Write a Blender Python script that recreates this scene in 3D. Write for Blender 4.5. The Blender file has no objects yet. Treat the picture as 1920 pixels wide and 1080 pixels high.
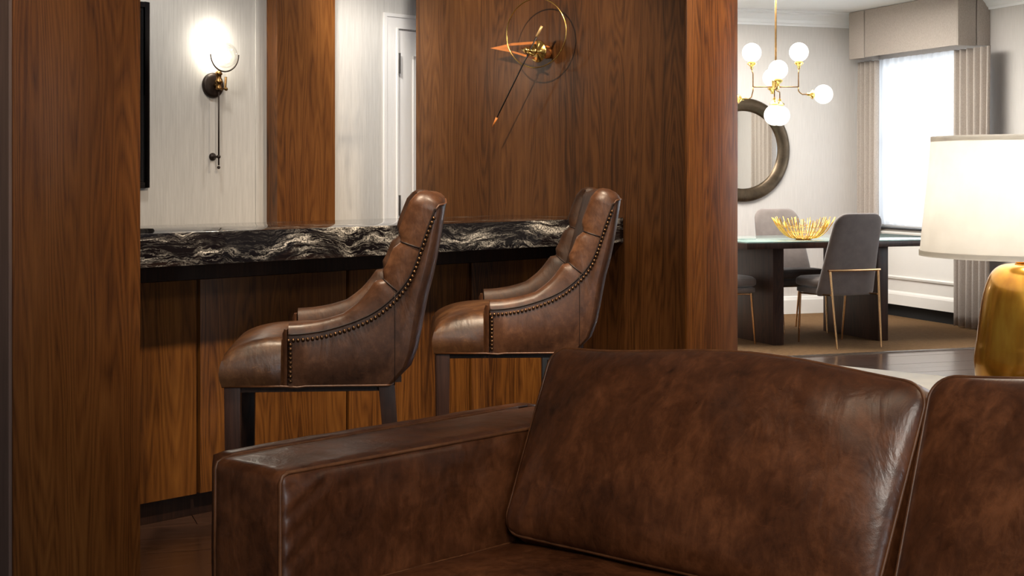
import bpy, bmesh, math, random
from mathutils import Vector, Matrix
random.seed(7)
PI = math.pi
SC = bpy.context.scene
C = SC.collection

# ------------------------------------------------------------------ camera, world, lights, exposure
SC.view_settings.view_transform = 'Standard'
SC.view_settings.look = 'None'
SC.view_settings.gamma = 1
SC.view_settings.use_curve_mapping = False
SC.view_settings.exposure = 0.0

cam_d = bpy.data.cameras.new('camera'); cam = bpy.data.objects.new('camera', cam_d); C.objects.link(cam)
EYE = 1.27
cam.location = (0, 0, EYE); cam.rotation_euler = (PI/2, 0, 0)
cam_d.sensor_width = 36; cam_d.lens = 36*2800/1920; cam_d.shift_y = -214/1920
cam_d.clip_start = 0.05; cam_d.clip_end = 100
SC.camera = cam

world = bpy.data.worlds.new('world'); SC.world = world; world.use_nodes = True
wb = world.node_tree.nodes['Background']
wb.inputs[0].default_value = (0.80, 0.90, 1.0, 1); wb.inputs[1].default_value = 1.5

A1 = math.radians(46.7)      # bar frame: local x runs along the bar, local y away behind it
A3 = math.radians(19.5)      # dining frame: local x along mirror wall, local y towards it
D1 = Vector((math.cos(A1), math.sin(A1), 0)); D2 = Vector((-math.sin(A1), math.cos(A1), 0))
D3 = Vector((math.cos(A3), math.sin(A3), 0)); D4 = Vector((-math.sin(A3), math.cos(A3), 0))
C0 = Vector((-1.239, 4.97, 0))
WC = Vector((3.311, 13.78, 0))           # corner of mirror wall and window wall
S0 = Vector((-0.495, 3.19, 0))           # sofa: inner front corner of the arm
AS = A1 - PI/2
CEIL = 2.735
def barp(t, s, z=0): return C0 + D1*t + D2*s + Vector((0, 0, z))
def dinp(a, b, z=0): return WC + D3*a + D4*b + Vector((0, 0, z))   # a<0 into the room, b<0 towards the camera along window wall

def area(name, loc, target, w, h, power, col):
    l = bpy.data.lights.new(name, 'AREA'); l.shape = 'RECTANGLE'; l.size = w; l.size_y = h
    l.energy = power; l.color = col
    o = bpy.data.objects.new(name, l); C.objects.link(o); o.location = loc
    d = Vector(target)-Vector(loc); o.rotation_euler = d.to_track_quat('-Z', 'Y').to_euler()
    return o
def spot(name, loc, target, power, col, ang=60, blend=0.6, r=0.05):
    l = bpy.data.lights.new(name, 'SPOT'); l.energy = power; l.color = col
    l.spot_size = math.radians(ang); l.spot_blend = blend; l.shadow_soft_size = r
    o = bpy.data.objects.new(name, l); C.objects.link(o); o.location = loc
    d = Vector(target)-Vector(loc); o.rotation_euler = d.to_track_quat('-Z', 'Y').to_euler()
    return o
def point(name, loc, power, col, r=0.03):
    l = bpy.data.lights.new(name, 'POINT'); l.energy = power; l.color = col; l.shadow_soft_size = r
    o = bpy.data.objects.new(name, l); C.objects.link(o); o.location = loc
    return o

WARM = (1.0, 0.80, 0.58); DAY = (0.86, 0.93, 1.0); NEUT = (1.0, 0.93, 0.84)
# windows in the long window wall (b ranges, measured from the dining corner)
WINS = [(-1.70, -0.12), (-4.65, -3.05), (-14.6, -13.2)]
for i, (b0, b1) in enumerate(WINS):
    pw = (38, 150, 60)[i]
    area('window_daylight', dinp(0.45, (b0+b1)/2, 1.55), dinp(-2, (b0+b1)/2, 1.45), b1-b0, 1.5, pw, DAY)
area('window_daylight', (2.7, -3.35, 1.55), (1.6, 0.0, 1.3), 1.3, 1.5, 80, DAY)
spot('downlight_clock', (-0.62, 5.65, 2.66), barp(2.55, 0.45, 1.5), 155, WARM, 62, 0.8, 0.015)
spot('downlight_column', (-0.95, 2.9, 2.66), barp(-0.44, -0.357, 1.7), 75, WARM, 60, 0.9, 0.05)
spot('downlight_stool', (-0.75, 4.1, 2.66), (-0.5, 4.75, 0.9), 120, WARM, 60, 0.8, 0.05)
spot('downlight_stool', (0.35, 5.0, 2.66), (0.05, 5.6, 0.9), 100, WARM, 60, 0.8, 0.05)
spot('downlight_bar', (0.1, 3.9, 2.66), barp(1.1, 0.32, 0.55), 230, WARM, 66, 0.9, 0.06)
spot('downlight_sofa', (-0.3, 2.5, 2.66), (0.1, 3.6, 0.6), 30, WARM, 60, 0.9, 0.08)
spot('downlight_sofa', (1.2, 2.6, 2.66), (0.9, 3.4, 0.6), 26, WARM, 60, 0.9, 0.08)
spot('downlight_bar_back', barp(0.8, 0.95, 2.66), barp(1.2, 1.65, 1.2), 36, NEUT, 110, 0.9, 0.08)
spot('downlight_bar_back', barp(2.2, 0.85, 2.66), barp(2.5, 1.65, 1.2), 36, NEUT, 110, 0.9, 0.08)
spot('fill_spot_door', barp(1.7, 1.1, 2.66), barp(2.72, 1.65, 1.45), 95, NEUT, 44, 0.8, 0.08)  # added spot with no known fixture, brightens the white door
spot('downlight_end', (2.0, 5.6, 2.66), barp(2.75, -0.357, 1.4), 280, WARM, 70, 0.9, 0.05)
area('ceiling_wash_living', (0.3, 1.4, 2.68), (0.3, 2.0, 0), 3.0, 2.0, 6, NEUT)
area('highlight_fill_sofa', (0.15, 0.55, 2.70), (0.15, 0.56, 0), 0.8, 0.8, 62, NEUT)  # added unseen source, placed to put a highlight on the sofa cushion
area('ceiling_fill_dining', dinp(-2.2, -1.7, 2.68), dinp(-2.2, -1.7, 0), 1.8, 1.8, 160, (1, 0.96, 0.91))  # added soft fill that brightens the dining room

# ------------------------------------------------------------------ materials
def new_mat(name):
    m = bpy.data.materials.new(name); m.use_nodes = True
    nt = m.node_tree; b = nt.nodes['Principled BSDF']
    return m, nt, b
def N(nt, t, **kw):
    n = nt.nodes.new(t)
    for k, v in kw.items(): setattr(n, k, v)
    return n
def ramp(nt, stops, interp='LINEAR'):
    r = N(nt, 'ShaderNodeValToRGB'); cr = r.color_ramp; cr.interpolation = interp
    while len(cr.elements) < len(stops): cr.elements.new(0.5)
    for e, (p, c) in zip(cr.elements, stops):
        e.position = p; e.color = (*c, 1) if len(c) == 3 else c
    return r
def coords(nt, scale=(1, 1, 1), loc=(0, 0, 0), rot=(0, 0, 0)):
    tc = N(nt, 'ShaderNodeTexCoord'); mp = N(nt, 'ShaderNodeMapping')
    mp.inputs['Scale'].default_value = scale; mp.inputs['Location'].default_value = loc; mp.inputs['Rotation'].default_value = rot
    nt.links.new(tc.outputs['Object'], mp.inputs[0]); return mp.outputs[0]
def noise(nt, vec, scale=5, detail=4, rough=0.5, dist=0):
    n = N(nt, 'ShaderNodeTexNoise'); n.inputs['Scale'].default_value = scale; n.inputs['Detail'].default_value = detail
    n.inputs['Roughness'].default_value = rough; n.inputs['Distortion'].default_value = dist
    nt.links.new(vec, n.inputs['Vector']); return n.outputs['Fac']
def math_(nt, op, a, b=None, c=None):
    n = N(nt, 'ShaderNodeMath', operation=op)
    for i, v in enumerate((a, b, c)):
        if v is None: continue
        if isinstance(v, (int, float)): n.inputs[i].default_value = v
        else: nt.links.new(v, n.inputs[i])
    return n.outputs[0]
def mixc(nt, fac, a, b, mode='MIX'):
    n = N(nt, 'ShaderNodeMix', data_type='RGBA', blend_type=mode)
    for i, v in ((0, fac), (6, a), (7, b)):
        if isinstance(v, (int, float)): n.inputs[i].default_value = v
        elif isinstance(v, tuple): n.inputs[i].default_value = (*v, 1) if len(v) == 3 else v
        else: nt.links.new(v, n.inputs[i])
    return n.outputs[2]
def bump(nt, b, h, strength=0.2, dist=0.01, prev=None):
    n = N(nt, 'ShaderNodeBump'); n.inputs['Strength'].default_value = strength; n.inputs['Distance'].default_value = dist
    nt.links.new(h, n.inputs['Height'])
    if prev: nt.links.new(prev, n.inputs['Normal'])
    nt.links.new(n.outputs[0], b.inputs['Normal']); return n.outputs[0]

def wood(name, dark, mid, light, rough=0.33, along='z', fine=1.0, seed=0.0, coat=0.05, arcs=1.0):
    m, nt, b = new_mat(name)
    k = {'z': (1, 1, 0.07), 'x': (0.07, 1, 1), 'y': (1, 0.07, 1)}[along]
    oi = N(nt, 'ShaderNodeObjectInfo')
    tc = N(nt, 'ShaderNodeTexCoord'); add = N(nt, 'ShaderNodeVectorMath', operation='ADD')
    sc = N(nt, 'ShaderNodeVectorMath', operation='SCALE'); cmb = N(nt, 'ShaderNodeCombineXYZ')
    for i in range(3): nt.links.new(oi.outputs['Random'], cmb.inputs[i])
    nt.links.new(cmb.outputs[0], sc.inputs[0]); sc.inputs['Scale'].default_value = 37.0
    nt.links.new(tc.outputs['Object'], add.inputs[0]); nt.links.new(sc.outputs[0], add.inputs[1])
    def mp(s, off=0):
        q = N(nt, 'ShaderNodeMapping'); q.inputs['Scale'].default_value = s; q.inputs['Location'].default_value = (seed+off,)*3
        nt.links.new(add.outputs[0], q.inputs[0]); return q.outputs[0]
    big = noise(nt, mp(tuple(6.5*v if v == 1 else 0.55 for v in k)), 1.0, 2, 0.45)
    rings = math_(nt, 'FRACT', math_(nt, 'MULTIPLY', big, 26*arcs))
    rings = math_(nt, 'ABSOLUTE', math_(nt, 'SUBTRACT', rings, 0.5))       # 0..0.5
    streak = noise(nt, mp(tuple(34.0*fine if v == 1 else 0.7 for v in k), 3), 1.0, 4, 0.6)
    pores = noise(nt, mp(tuple(230.0*fine if v == 1 else 9.0 for v in k), 7), 1.0, 3, 0.7)
    broad = noise(nt, mp(tuple(3.2 if v == 1 else 0.35 for v in k), 11), 1.0, 2, 0.5)
    f = math_(nt, 'ADD', math_(nt, 'MULTIPLY', rings, 0.42), math_(nt, 'MULTIPLY', streak, 0.60))
    f = math_(nt, 'ADD', f, math_(nt, 'MULTIPLY', math_(nt, 'SUBTRACT', broad, 0.5), 0.60))
    f = math_(nt, 'ADD', f, math_(nt, 'MULTIPLY', math_(nt, 'SUBTRACT', pores, 0.5), 0.50))
    r = ramp(nt, [(0.14, dark), (0.38, mid), (0.72, light)])
    nt.links.new(f, r.inputs[0]); nt.links.new(r.outputs[0], b.inputs['Base Color'])
    b.inputs['Roughness'].default_value = rough; b.inputs['Specular IOR Level'].default_value = 0.4
    b.inputs['Coat Weight'].default_value = coat; b.inputs['Coat Roughness'].default_value = 0.25
    bump(nt, b, pores, 0.12, 0.001)
    return m
M = {}
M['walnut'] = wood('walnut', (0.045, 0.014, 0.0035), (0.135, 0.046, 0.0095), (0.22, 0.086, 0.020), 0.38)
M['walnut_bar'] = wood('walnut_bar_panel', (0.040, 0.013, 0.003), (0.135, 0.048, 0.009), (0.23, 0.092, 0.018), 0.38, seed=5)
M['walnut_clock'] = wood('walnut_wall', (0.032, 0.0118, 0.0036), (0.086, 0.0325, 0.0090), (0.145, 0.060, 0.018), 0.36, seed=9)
M['dark_wood'] = wood('dark_wood', (0.006, 0.0025, 0.0015), (0.018, 0.007, 0.004), (0.04, 0.016, 0.009), 0.4)
M['espresso'] = wood('espresso_wood', (0.012, 0.004, 0.0025), (0.038, 0.014, 0.007), (0.075, 0.028, 0.014), 0.45)
M['plank'] = wood('dark_plank', (0.018, 0.009, 0.006), (0.05, 0.024, 0.015), (0.085, 0.045, 0.03), 0.22, along='x', coat=0.6)

def leather(name, c_dark, c_mid, c_light, rough=0.38, big=3.0, scratch=0.5, wrinkle=0.25, streaky=(1, 1, 1)):
    m, nt, b = new_mat(name)
    v = coords(nt, streaky)
    n1 = noise(nt, v, big, 5, 0.62, 0.6); n2 = noise(nt, v, big*5.5, 6, 0.7, 0.8)
    n3 = noise(nt, coords(nt, (26, 26, 9), rot=(0.25, 0.2, 0)), 1.0, 6, 0.72, 1.4)
    f = math_(nt, 'ADD', math_(nt, 'ADD', math_(nt, 'MULTIPLY', n1, 0.50), math_(nt, 'MULTIPLY', n2, 0.25)), math_(nt, 'MULTIPLY', n3, 0.25))
    r = ramp(nt, [(0.37, c_dark), (0.5, c_mid), (0.64, c_light)])
    nt.links.new(f, r.inputs[0])
    # fine scuffs
    v2 = coords(nt, (18, 18, 90), rot=(0.5, 0.4, 0.3)); s = noise(nt, v2, 1.6, 5, 0.75, 1.2)
    sr = ramp(nt, [(0.60, (0, 0, 0)), (0.74, (1, 1, 1))]); nt.links.new(s, sr.inputs[0])
    sf = math_(nt, 'MULTIPLY', sr.outputs[0], scratch)
    col = mixc(nt, sf, r.outputs[0], tuple(min(1, c*1.35) for c in c_light))
    nt.links.new(col, b.inputs['Base Color'])
    rr = math_(nt, 'ADD', math_(nt, 'MULTIPLY', n2, 0.22), rough-0.11); nt.links.new(rr, b.inputs['Roughness'])
    b.inputs['Specular IOR Level'].default_value = 0.55
    vo = N(nt, 'ShaderNodeTexVoronoi'); vo.inputs['Scale'].default_value = 420; nt.links.new(coords(nt), vo.inputs['Vector'])
    p = bump(nt, b, noise(nt, coords(nt, (1, 1, 0.55)), 9, 4, 0.55, 1.0), wrinkle, 0.012)
    bump(nt, b, vo.outputs['Distance'], 0.12, 0.0006, p)
    return m
M['sofa_leather'] = leather('sofa_leather', (0.027, 0.0085, 0.0034), (0.088, 0.0290, 0.0105), (0.195, 0.069, 0.026), 0.32, 3.6, 0.28, 0.32)
M['stool_leather'] = leather('stool_leather', (0.034, 0.0135, 0.0065), (0.088, 0.035, 0.0155), (0.19, 0.083, 0.038), 0.38, 5.0, 0.25, 0.22)
M['seat_leather'] = leather('stool_seat_leather', (0.034, 0.0135, 0.006), (0.088, 0.036, 0.014), (0.18, 0.083, 0.032), 0.36, 6.0, 0.8, 0.2)
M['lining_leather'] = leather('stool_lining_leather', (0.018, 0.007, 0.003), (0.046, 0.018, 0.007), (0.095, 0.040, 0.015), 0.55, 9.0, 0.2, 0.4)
M['piping'] = leather('piping_leather', (0.07, 0.024, 0.008), (0.13, 0.048, 0.017), (0.20, 0.08, 0.03), 0.42, 9, 0.2, 0.05)

def plain(name, col, rough=0.5, metal=0.0, spec=0.5, **kw):
    m, nt, b = new_mat(name)
    b.inputs['Base Color'].default_value = (*col, 1); b.inputs['Roughness'].default_value = rough
    b.inputs['Metallic'].default_value = metal; b.inputs['Specular IOR Level'].default_value = spec
    sc = kw.get('vary')
    if sc:
        n = noise(nt, coords(nt, kw.get('stretch', (1, 1, 1))), sc, 5, 0.6)
        a = kw.get('amt', 0.15)
        r = ramp(nt, [(0.3, tuple(c*(1-a) for c in col)), (0.7, tuple(min(1, c*(1+a)) for c in col))])
        nt.links.new(n, r.inputs[0]); nt.links.new(r.outputs[0], b.inputs['Base Color'])
        if kw.get('bump'): bump(nt, b, n, kw['bump'], 0.002)
    return m
M['leg_wood'] = wood('leg_wood', (0.014, 0.005, 0.003), (0.040, 0.015, 0.009), (0.075, 0.030, 0.018), 0.5, coat=0.0)
M['crease'] = plain('seam_crease', (0.022, 0.009, 0.005), 0.55, vary=40)
M['stitch'] = plain('stitch_thread', (0.09, 0.035, 0.016), 0.6, vary=80)
M['wallpaper'] = plain('grey_wallpaper', (0.59, 0.575, 0.55), 0.75, vary=1.0, stretch=(170, 170, 7), amt=0.10, bump=0.3)
M['wallpaper_dining'] = plain('beige_wallpaper', (0.60, 0.56, 0.52), 0.75, vary=1.0, stretch=(120, 120, 6), amt=0.06, bump=0.2)
M['white'] = plain('white_paint', (0.86, 0.85, 0.84), 0.35, vary=3, amt=0.02)
M['cream'] = plain('cream_paint', (0.76, 0.73, 0.68), 0.4, vary=3, amt=0.02)
M['ceiling'] = plain('ceiling_paint', (0.80, 0.79, 0.78), 0.8, vary=4, amt=0.02)
M['greywall'] = plain('mauve_grey_panel', (0.15, 0.10, 0.085), 0.5, vary=1.0, stretch=(60, 60, 3), amt=0.2)
M['black'] = plain('black_lacquer', (0.006, 0.006, 0.007), 0.3, vary=10)
M['black_glass'] = plain('dark_print', (0.03, 0.028, 0.026), 0.12, vary=2, amt=0.5)
M['bronze'] = plain('dark_bronze', (0.030, 0.019, 0.014), 0.42, 0.4, vary=30, amt=0.25)
M['antique'] = plain('antique_brass', (0.28, 0.16, 0.06), 0.3, 1.0, vary=40, amt=0.3)
M['brass'] = plain('polished_brass', (0.90, 0.62, 0.20), 0.18, 1.0, vary=20, amt=0.08)
M['rosegold'] = plain('brushed_gold_leg', (0.72, 0.44, 0.22), 0.24, 1.0, vary=20, amt=0.08)
M['goldwire'] = plain('gilded_wire', (0.80, 0.45, 0.09), 0.28, 1.0, vary=30, amt=0.3)
M['copper'] = plain('orange_wood', (0.62, 0.21, 0.045), 0.38, vary=12, stretch=(1, 1, 6), amt=0.18)
M['paleash'] = plain('pale_gold_tip', (0.80, 0.55, 0.26), 0.35, 0.4, vary=12)
M['chrome'] = plain('satin_steel', (0.35, 0.34, 0.33), 0.3, 1.0, vary=12)
M['nail'] = plain('antique_nail', (0.16, 0.085, 0.04), 0.28, 0.9, vary=60, amt=0.3)
M['velvet'] = plain('taupe_velvet', (0.155, 0.122, 0.106), 0.8, vary=14, amt=0.14, bump=0.15)
M['velvet'].node_tree.nodes['Principled BSDF'].inputs['Sheen Weight'].default_value = 0.5
M['drape'] = plain('taupe_drape', (0.43, 0.37, 0.32), 0.9, vary=1.0, stretch=(240, 240, 90), amt=0.16, bump=0.3)
M['shadow_box'] = plain('convector_gap_shade', (0.004, 0.004, 0.004), 0.8, vary=3)
M['outlet'] = plain('slate_plate', (0.03, 0.035, 0.045), 0.4, vary=8)
M['stone'] = plain('cream_stone', (0.62, 0.55, 0.42), 0.4, vary=9, amt=0.12)
M['strip'] = plain('metal_strip', (0.12, 0.09, 0.07), 0.25, 0.6, vary=12)

def lampbody():
    m, nt, b = new_mat('gold_glaze')
    n = noise(nt, coords(nt, (1, 1, 0.3)), 16, 5, 0.6, 0.3)
    r = ramp(nt, [(0.3, (0.36, 0.15, 0.018)), (0.5, (0.60, 0.29, 0.03)), (0.7, (0.80, 0.47, 0.06))])
    nt.links.new(n, r.inputs[0]); nt.links.new(r.outputs[0], b.inputs['Base Color'])
    b.inputs['Metallic'].default_value = 0.75; b.inputs['Roughness'].default_value = 0.24
    b.inputs['Coat Weight'].default_value = 0.6; b.inputs['Coat Roughness'].default_value = 0.05
    return m
M['gold_glaze'] = lampbody()
def marble():
    m, nt, b = new_mat('black_marble')
    tc = N(nt, 'ShaderNodeTexCoord'); wv = noise(nt, coords(nt, (2.2, 1.6, 3.0)), 1.0, 3, 0.5, 0.6)
    wv2 = noise(nt, coords(nt, (9, 9, 22), loc=(4, 1, 2)), 1.0, 4, 0.6, 1.0)
    off = math_(nt, 'ADD', math_(nt, 'MULTIPLY', math_(nt, 'SUBTRACT', wv, 0.5), 0.17), math_(nt, 'MULTIPLY', math_(nt, 'SUBTRACT', wv2, 0.5), 0.035))
    cb = N(nt, 'ShaderNodeCombineXYZ'); nt.links.new(off, cb.inputs[2])
    ad = N(nt, 'ShaderNodeVectorMath', operation='ADD'); nt.links.new(tc.outputs['Object'], ad.inputs[0]); nt.links.new(cb.outputs[0], ad.inputs[1])
    def mpv(sc, loc=0):
        q = N(nt, 'ShaderNodeMapping'); q.inputs['Scale'].default_value = sc; q.inputs['Location'].default_value = (loc,)*3
        nt.links.new(ad.outputs[0], q.inputs[0]); return q.outputs[0]
    bands = noise(nt, mpv((3.6, 3.6, 42)), 1.0, 7, 0.68, 0.5)
    br_ = ramp(nt, [(0.50, (0, 0, 0)), (0.57, (0.4, 0.4, 0.4)), (0.63, (1, 1, 1))]); nt.links.new(bands, br_.inputs[0])
    sp = noise(nt, coords(nt, (1, 1, 1.3)), 130, 2, 0.8)
    spr = ramp(nt, [(0.40, (0.03, 0.03, 0.03)), (0.56, (1, 1, 1))]); nt.links.new(sp, spr.inputs[0])
    clus = noise(nt, mpv((2.4, 2.4, 12), 5), 1.0, 4, 0.6, 0.8)
    cr2 = ramp(nt, [(0.44, (0.05, 0.05, 0.05)), (0.56, (1, 1, 1))]); nt.links.new(clus, cr2.inputs[0])
    f = math_(nt, 'MULTIPLY', math_(nt, 'MULTIPLY', br_.outputs[0], spr.outputs[0]), cr2.outputs[0])
    thin = noise(nt, mpv((4, 4, 75), 9), 1.0, 5, 0.65, 0.4)
    th = math_(nt, 'ABSOLUTE', math_(nt, 'SUBTRACT', thin, 0.5))
    tr = ramp(nt, [(0.0, (0.26, 0.26, 0.26)), (0.022, (0, 0, 0))]); nt.links.new(th, tr.inputs[0])
    f = math_(nt, 'ADD', f, math_(nt, 'MULTIPLY', tr.outputs[0], math_(nt, 'ADD', math_(nt, 'MULTIPLY', cr2.outputs[0], 0.7), 0.1)))
    col = mixc(nt, f, (0.006, 0.005, 0.0065), (0.95, 0.90, 0.82))
    nt.links.new(col, b.inputs['Base Color'])
    b.inputs['Roughness'].default_value = 0.06; b.inputs['Specular IOR Level'].default_value = 0.7
    return m
M['marble'] = marble()
def carpet():
    m, nt, b = new_mat('woven_carpet')
    ch = N(nt, 'ShaderNodeTexWave', wave_type='BANDS', bands_direction='DIAGONAL'); ch.inputs['Scale'].default_value = 13
    ch.inputs['Distortion'].default_value = 2.5; ch.inputs['Detail'].default_value = 2; nt.links.new(coords(nt), ch.inputs['Vector'])
    n = noise(nt, coords(nt), 160, 3, 0.7)
    f = math_(nt, 'ADD', math_(nt, 'MULTIPLY', ch.outputs['Fac'], 0.5), math_(nt, 'MULTIPLY', n, 0.5))
    r = ramp(nt, [(0.35, (0.040, 0.020, 0.009)), (0.65, (0.27, 0.155, 0.072))]); nt.links.new(f, r.inputs[0])
    nt.links.new(r.outputs[0], b.inputs['Base Color']); b.inputs['Roughness'].default_value = 0.95
    b.inputs['Specular IOR Level'].default_value = 0.1
    bump(nt, b, f, 0.6, 0.006); return m
M['carpet'] = carpet()
def mirror():
    m, nt, b = new_mat('mirror_glass'); b.inputs['Base Color'].default_value = (0.86, 0.86, 0.84, 1)
    b.inputs['Metallic'].default_value = 1; b.inputs['Roughness'].default_value = 0.02; return m
M['mirror'] = mirror()
def mirror_frame():
    m, nt, b = new_mat('aged_bronze_frame')
    n = noise(nt, coords(nt), 5, 6, 0.65, 0.5)
    r = ramp(nt, [(0.3, (0.05, 0.035, 0.022)), (0.7, (0.17, 0.125, 0.08))]); nt.links.new(n, r.inputs[0])
    nt.links.new(r.outputs[0], b.inputs['Base Color']); b.inputs['Metallic'].default_value = 0.85; b.inputs['Roughness'].default_value = 0.32
    return m
M['mirror_frame'] = mirror_frame()
def mixsh(name, build):
    m = bpy.data.materials.new(name); m.use_nodes = True; nt = m.node_tree
    for n in list(nt.nodes): nt.nodes.remove(n)
    out = N(nt, 'ShaderNodeOutputMaterial'); nt.links.new(build(nt), out.inputs[0]); return m
def two(nt, a, b, fac):
    x = N(nt, 'ShaderNodeMixShader')
    if isinstance(fac, float): x.inputs[0].default_value = fac
    else: nt.links.new(fac, x.inputs[0])
    nt.links.new(a.outputs[0], x.inputs[1]); nt.links.new(b.outputs[0], x.inputs[2]); return x
def b_sheer(nt):
    n = noise(nt, coords(nt, (60, 60, 2)), 1.0, 3, 0.6)
    r = ramp(nt, [(0.3, (0.86, 0.87, 0.90)), (0.7, (0.95, 0.95, 0.97))]); nt.links.new(n, r.inputs[0])
    t = N(nt, 'ShaderNodeBsdfTranslucent'); d = N(nt, 'ShaderNodeBsdfDiffuse'); p = N(nt, 'ShaderNodeBsdfTransparent')
    nt.links.new(r.outputs[0], t.inputs[0]); nt.links.new(r.outputs[0], d.inputs[0])
    p.inputs[0].default_value = (1, 1, 1, 1)
    return two(nt, two(nt, t, d, 0.35), p, 0.12).outputs[0]
M['sheer'] = mixsh('sheer_voile', b_sheer)
def b_shade(nt):
    n = noise(nt, coords(nt, (1, 1, 1)), 14, 4, 0.6)
    r = ramp(nt, [(0.3, (0.86, 0.84, 0.80)), (0.7, (0.92, 0.90, 0.86))]); nt.links.new(n, r.inputs[0])
    t = N(nt, 'ShaderNodeBsdfTranslucent'); d = N(nt, 'ShaderNodeBsdfDiffuse')
    nt.links.new(r.outputs[0], t.inputs[0]); nt.links.new(r.outputs[0], d.inputs[0])
    return two(nt, t, d, 0.45).outputs[0]
M['shade'] = mixsh('linen_shade', b_shade)
def b_glass(tint, refl=0.08):
    def f(nt):
        g = N(nt, 'ShaderNodeBsdfGlossy'); g.inputs['Roughness'].default_value = 0.02
        p = N(nt, 'ShaderNodeBsdfTransparent'); p.inputs[0].default_value = (*tint, 1)
        lw = N(nt, 'ShaderNodeLayerWeight'); lw.inputs[0].default_value = 0.35
        fc = math_(nt, 'ADD', math_(nt, 'MULTIPLY', lw.outputs['Facing'], 0.45), refl)
        return two(nt, p, g, fc).outputs[0]
    return f
M['pane'] = mixsh('window_glass', b_glass((0.97, 0.98, 0.98)))
M['globe'] = mixsh('clear_globe_glass', b_glass((0.97, 0.97, 0.96), 0.05))
def emis(name, col, s):
    def f(nt):
        e = N(nt, 'ShaderNodeEmission'); e.inputs[0].default_value = (*col, 1); e.inputs[1].default_value = s
        return e.outputs[0]
    return mixsh(name, f)
def frosted_lit(name, col, s):
    m, nt, b = new_mat(name); b.inputs['Base Color'].default_value = (0.9, 0.88, 0.85, 1); b.inputs['Roughness'].default_value = 0.1
    n = noise(nt, coords(nt), 30, 3, 0.6)
    b.inputs['Emission Color'].default_value = (*col, 1)
    nt.links.new(math_(nt, 'MULTIPLY', math_(nt, 'ADD', n, 0.6), s), b.inputs['Emission Strength'])
    return m
M['bulb'] = emis('lit_bulb', (1.0, 0.86, 0.62), 30)
M['sconce_bulb'] = emis('lit_sconce_bulb', (1.0, 0.90, 0.72), 60)
M['globe_lit'] = frosted_lit('lit_seeded_globe', (1.0, 0.94, 0.84), 0.85)
M['downlight'] = emis('lit_downlight', (1.0, 0.95, 0.88), 6)
def b_tglass(nt):
    m = N(nt, 'ShaderNodeBsdfPrincipled'); m.inputs['Base Color'].default_value = (0.30, 0.42, 0.38, 1)
    n = noise(nt, coords(nt), 3, 2, 0.5); nt.links.new(math_(nt, 'ADD', math_(nt, 'MULTIPLY', n, 0.02), 0.03), m.inputs['Roughness'])
    m.inputs['Specular IOR Level'].default_value = 0.8; return m.outputs[0]
M['table_glass'] = mixsh('green_table_glass', b_tglass)

# ------------------------------------------------------------------ mesh helpers
def link(name, me, mat, parent=None, smooth=True, loc=None, rz=None):
    o = bpy.data.objects.new(name, me); C.objects.link(o)
    if mat is not None and not me.materials: me.materials.append(mat)
    if smooth:
        me.shade_smooth()
    if parent: o.parent = parent
    if loc is not None: o.location = loc
    if rz is not None: o.rotation_euler = (0, 0, rz)
    return o
def tag(o, label=None, cat=None, group=None, kind=None):
    if label: o['label'] = label
    if cat: o['category'] = cat
    if group: o['group'] = group
    if kind: o['kind'] = kind
    return o
def empty(name, loc=(0, 0, 0), rz=0, label=None, cat=None, group=None):
    o = bpy.data.objects.new(name, None); C.objects.link(o); o.location = loc; o.rotation_euler = (0, 0, rz)
    o.empty_display_size = 0.1
    return tag(o, label, cat, group)
def copy_tree(o, parent=None):
    kids = list(o.children)
    c = o.copy(); C.objects.link(c)
    if parent: c.parent = parent
    for k in kids: copy_tree(k, c)
    return c
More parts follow.
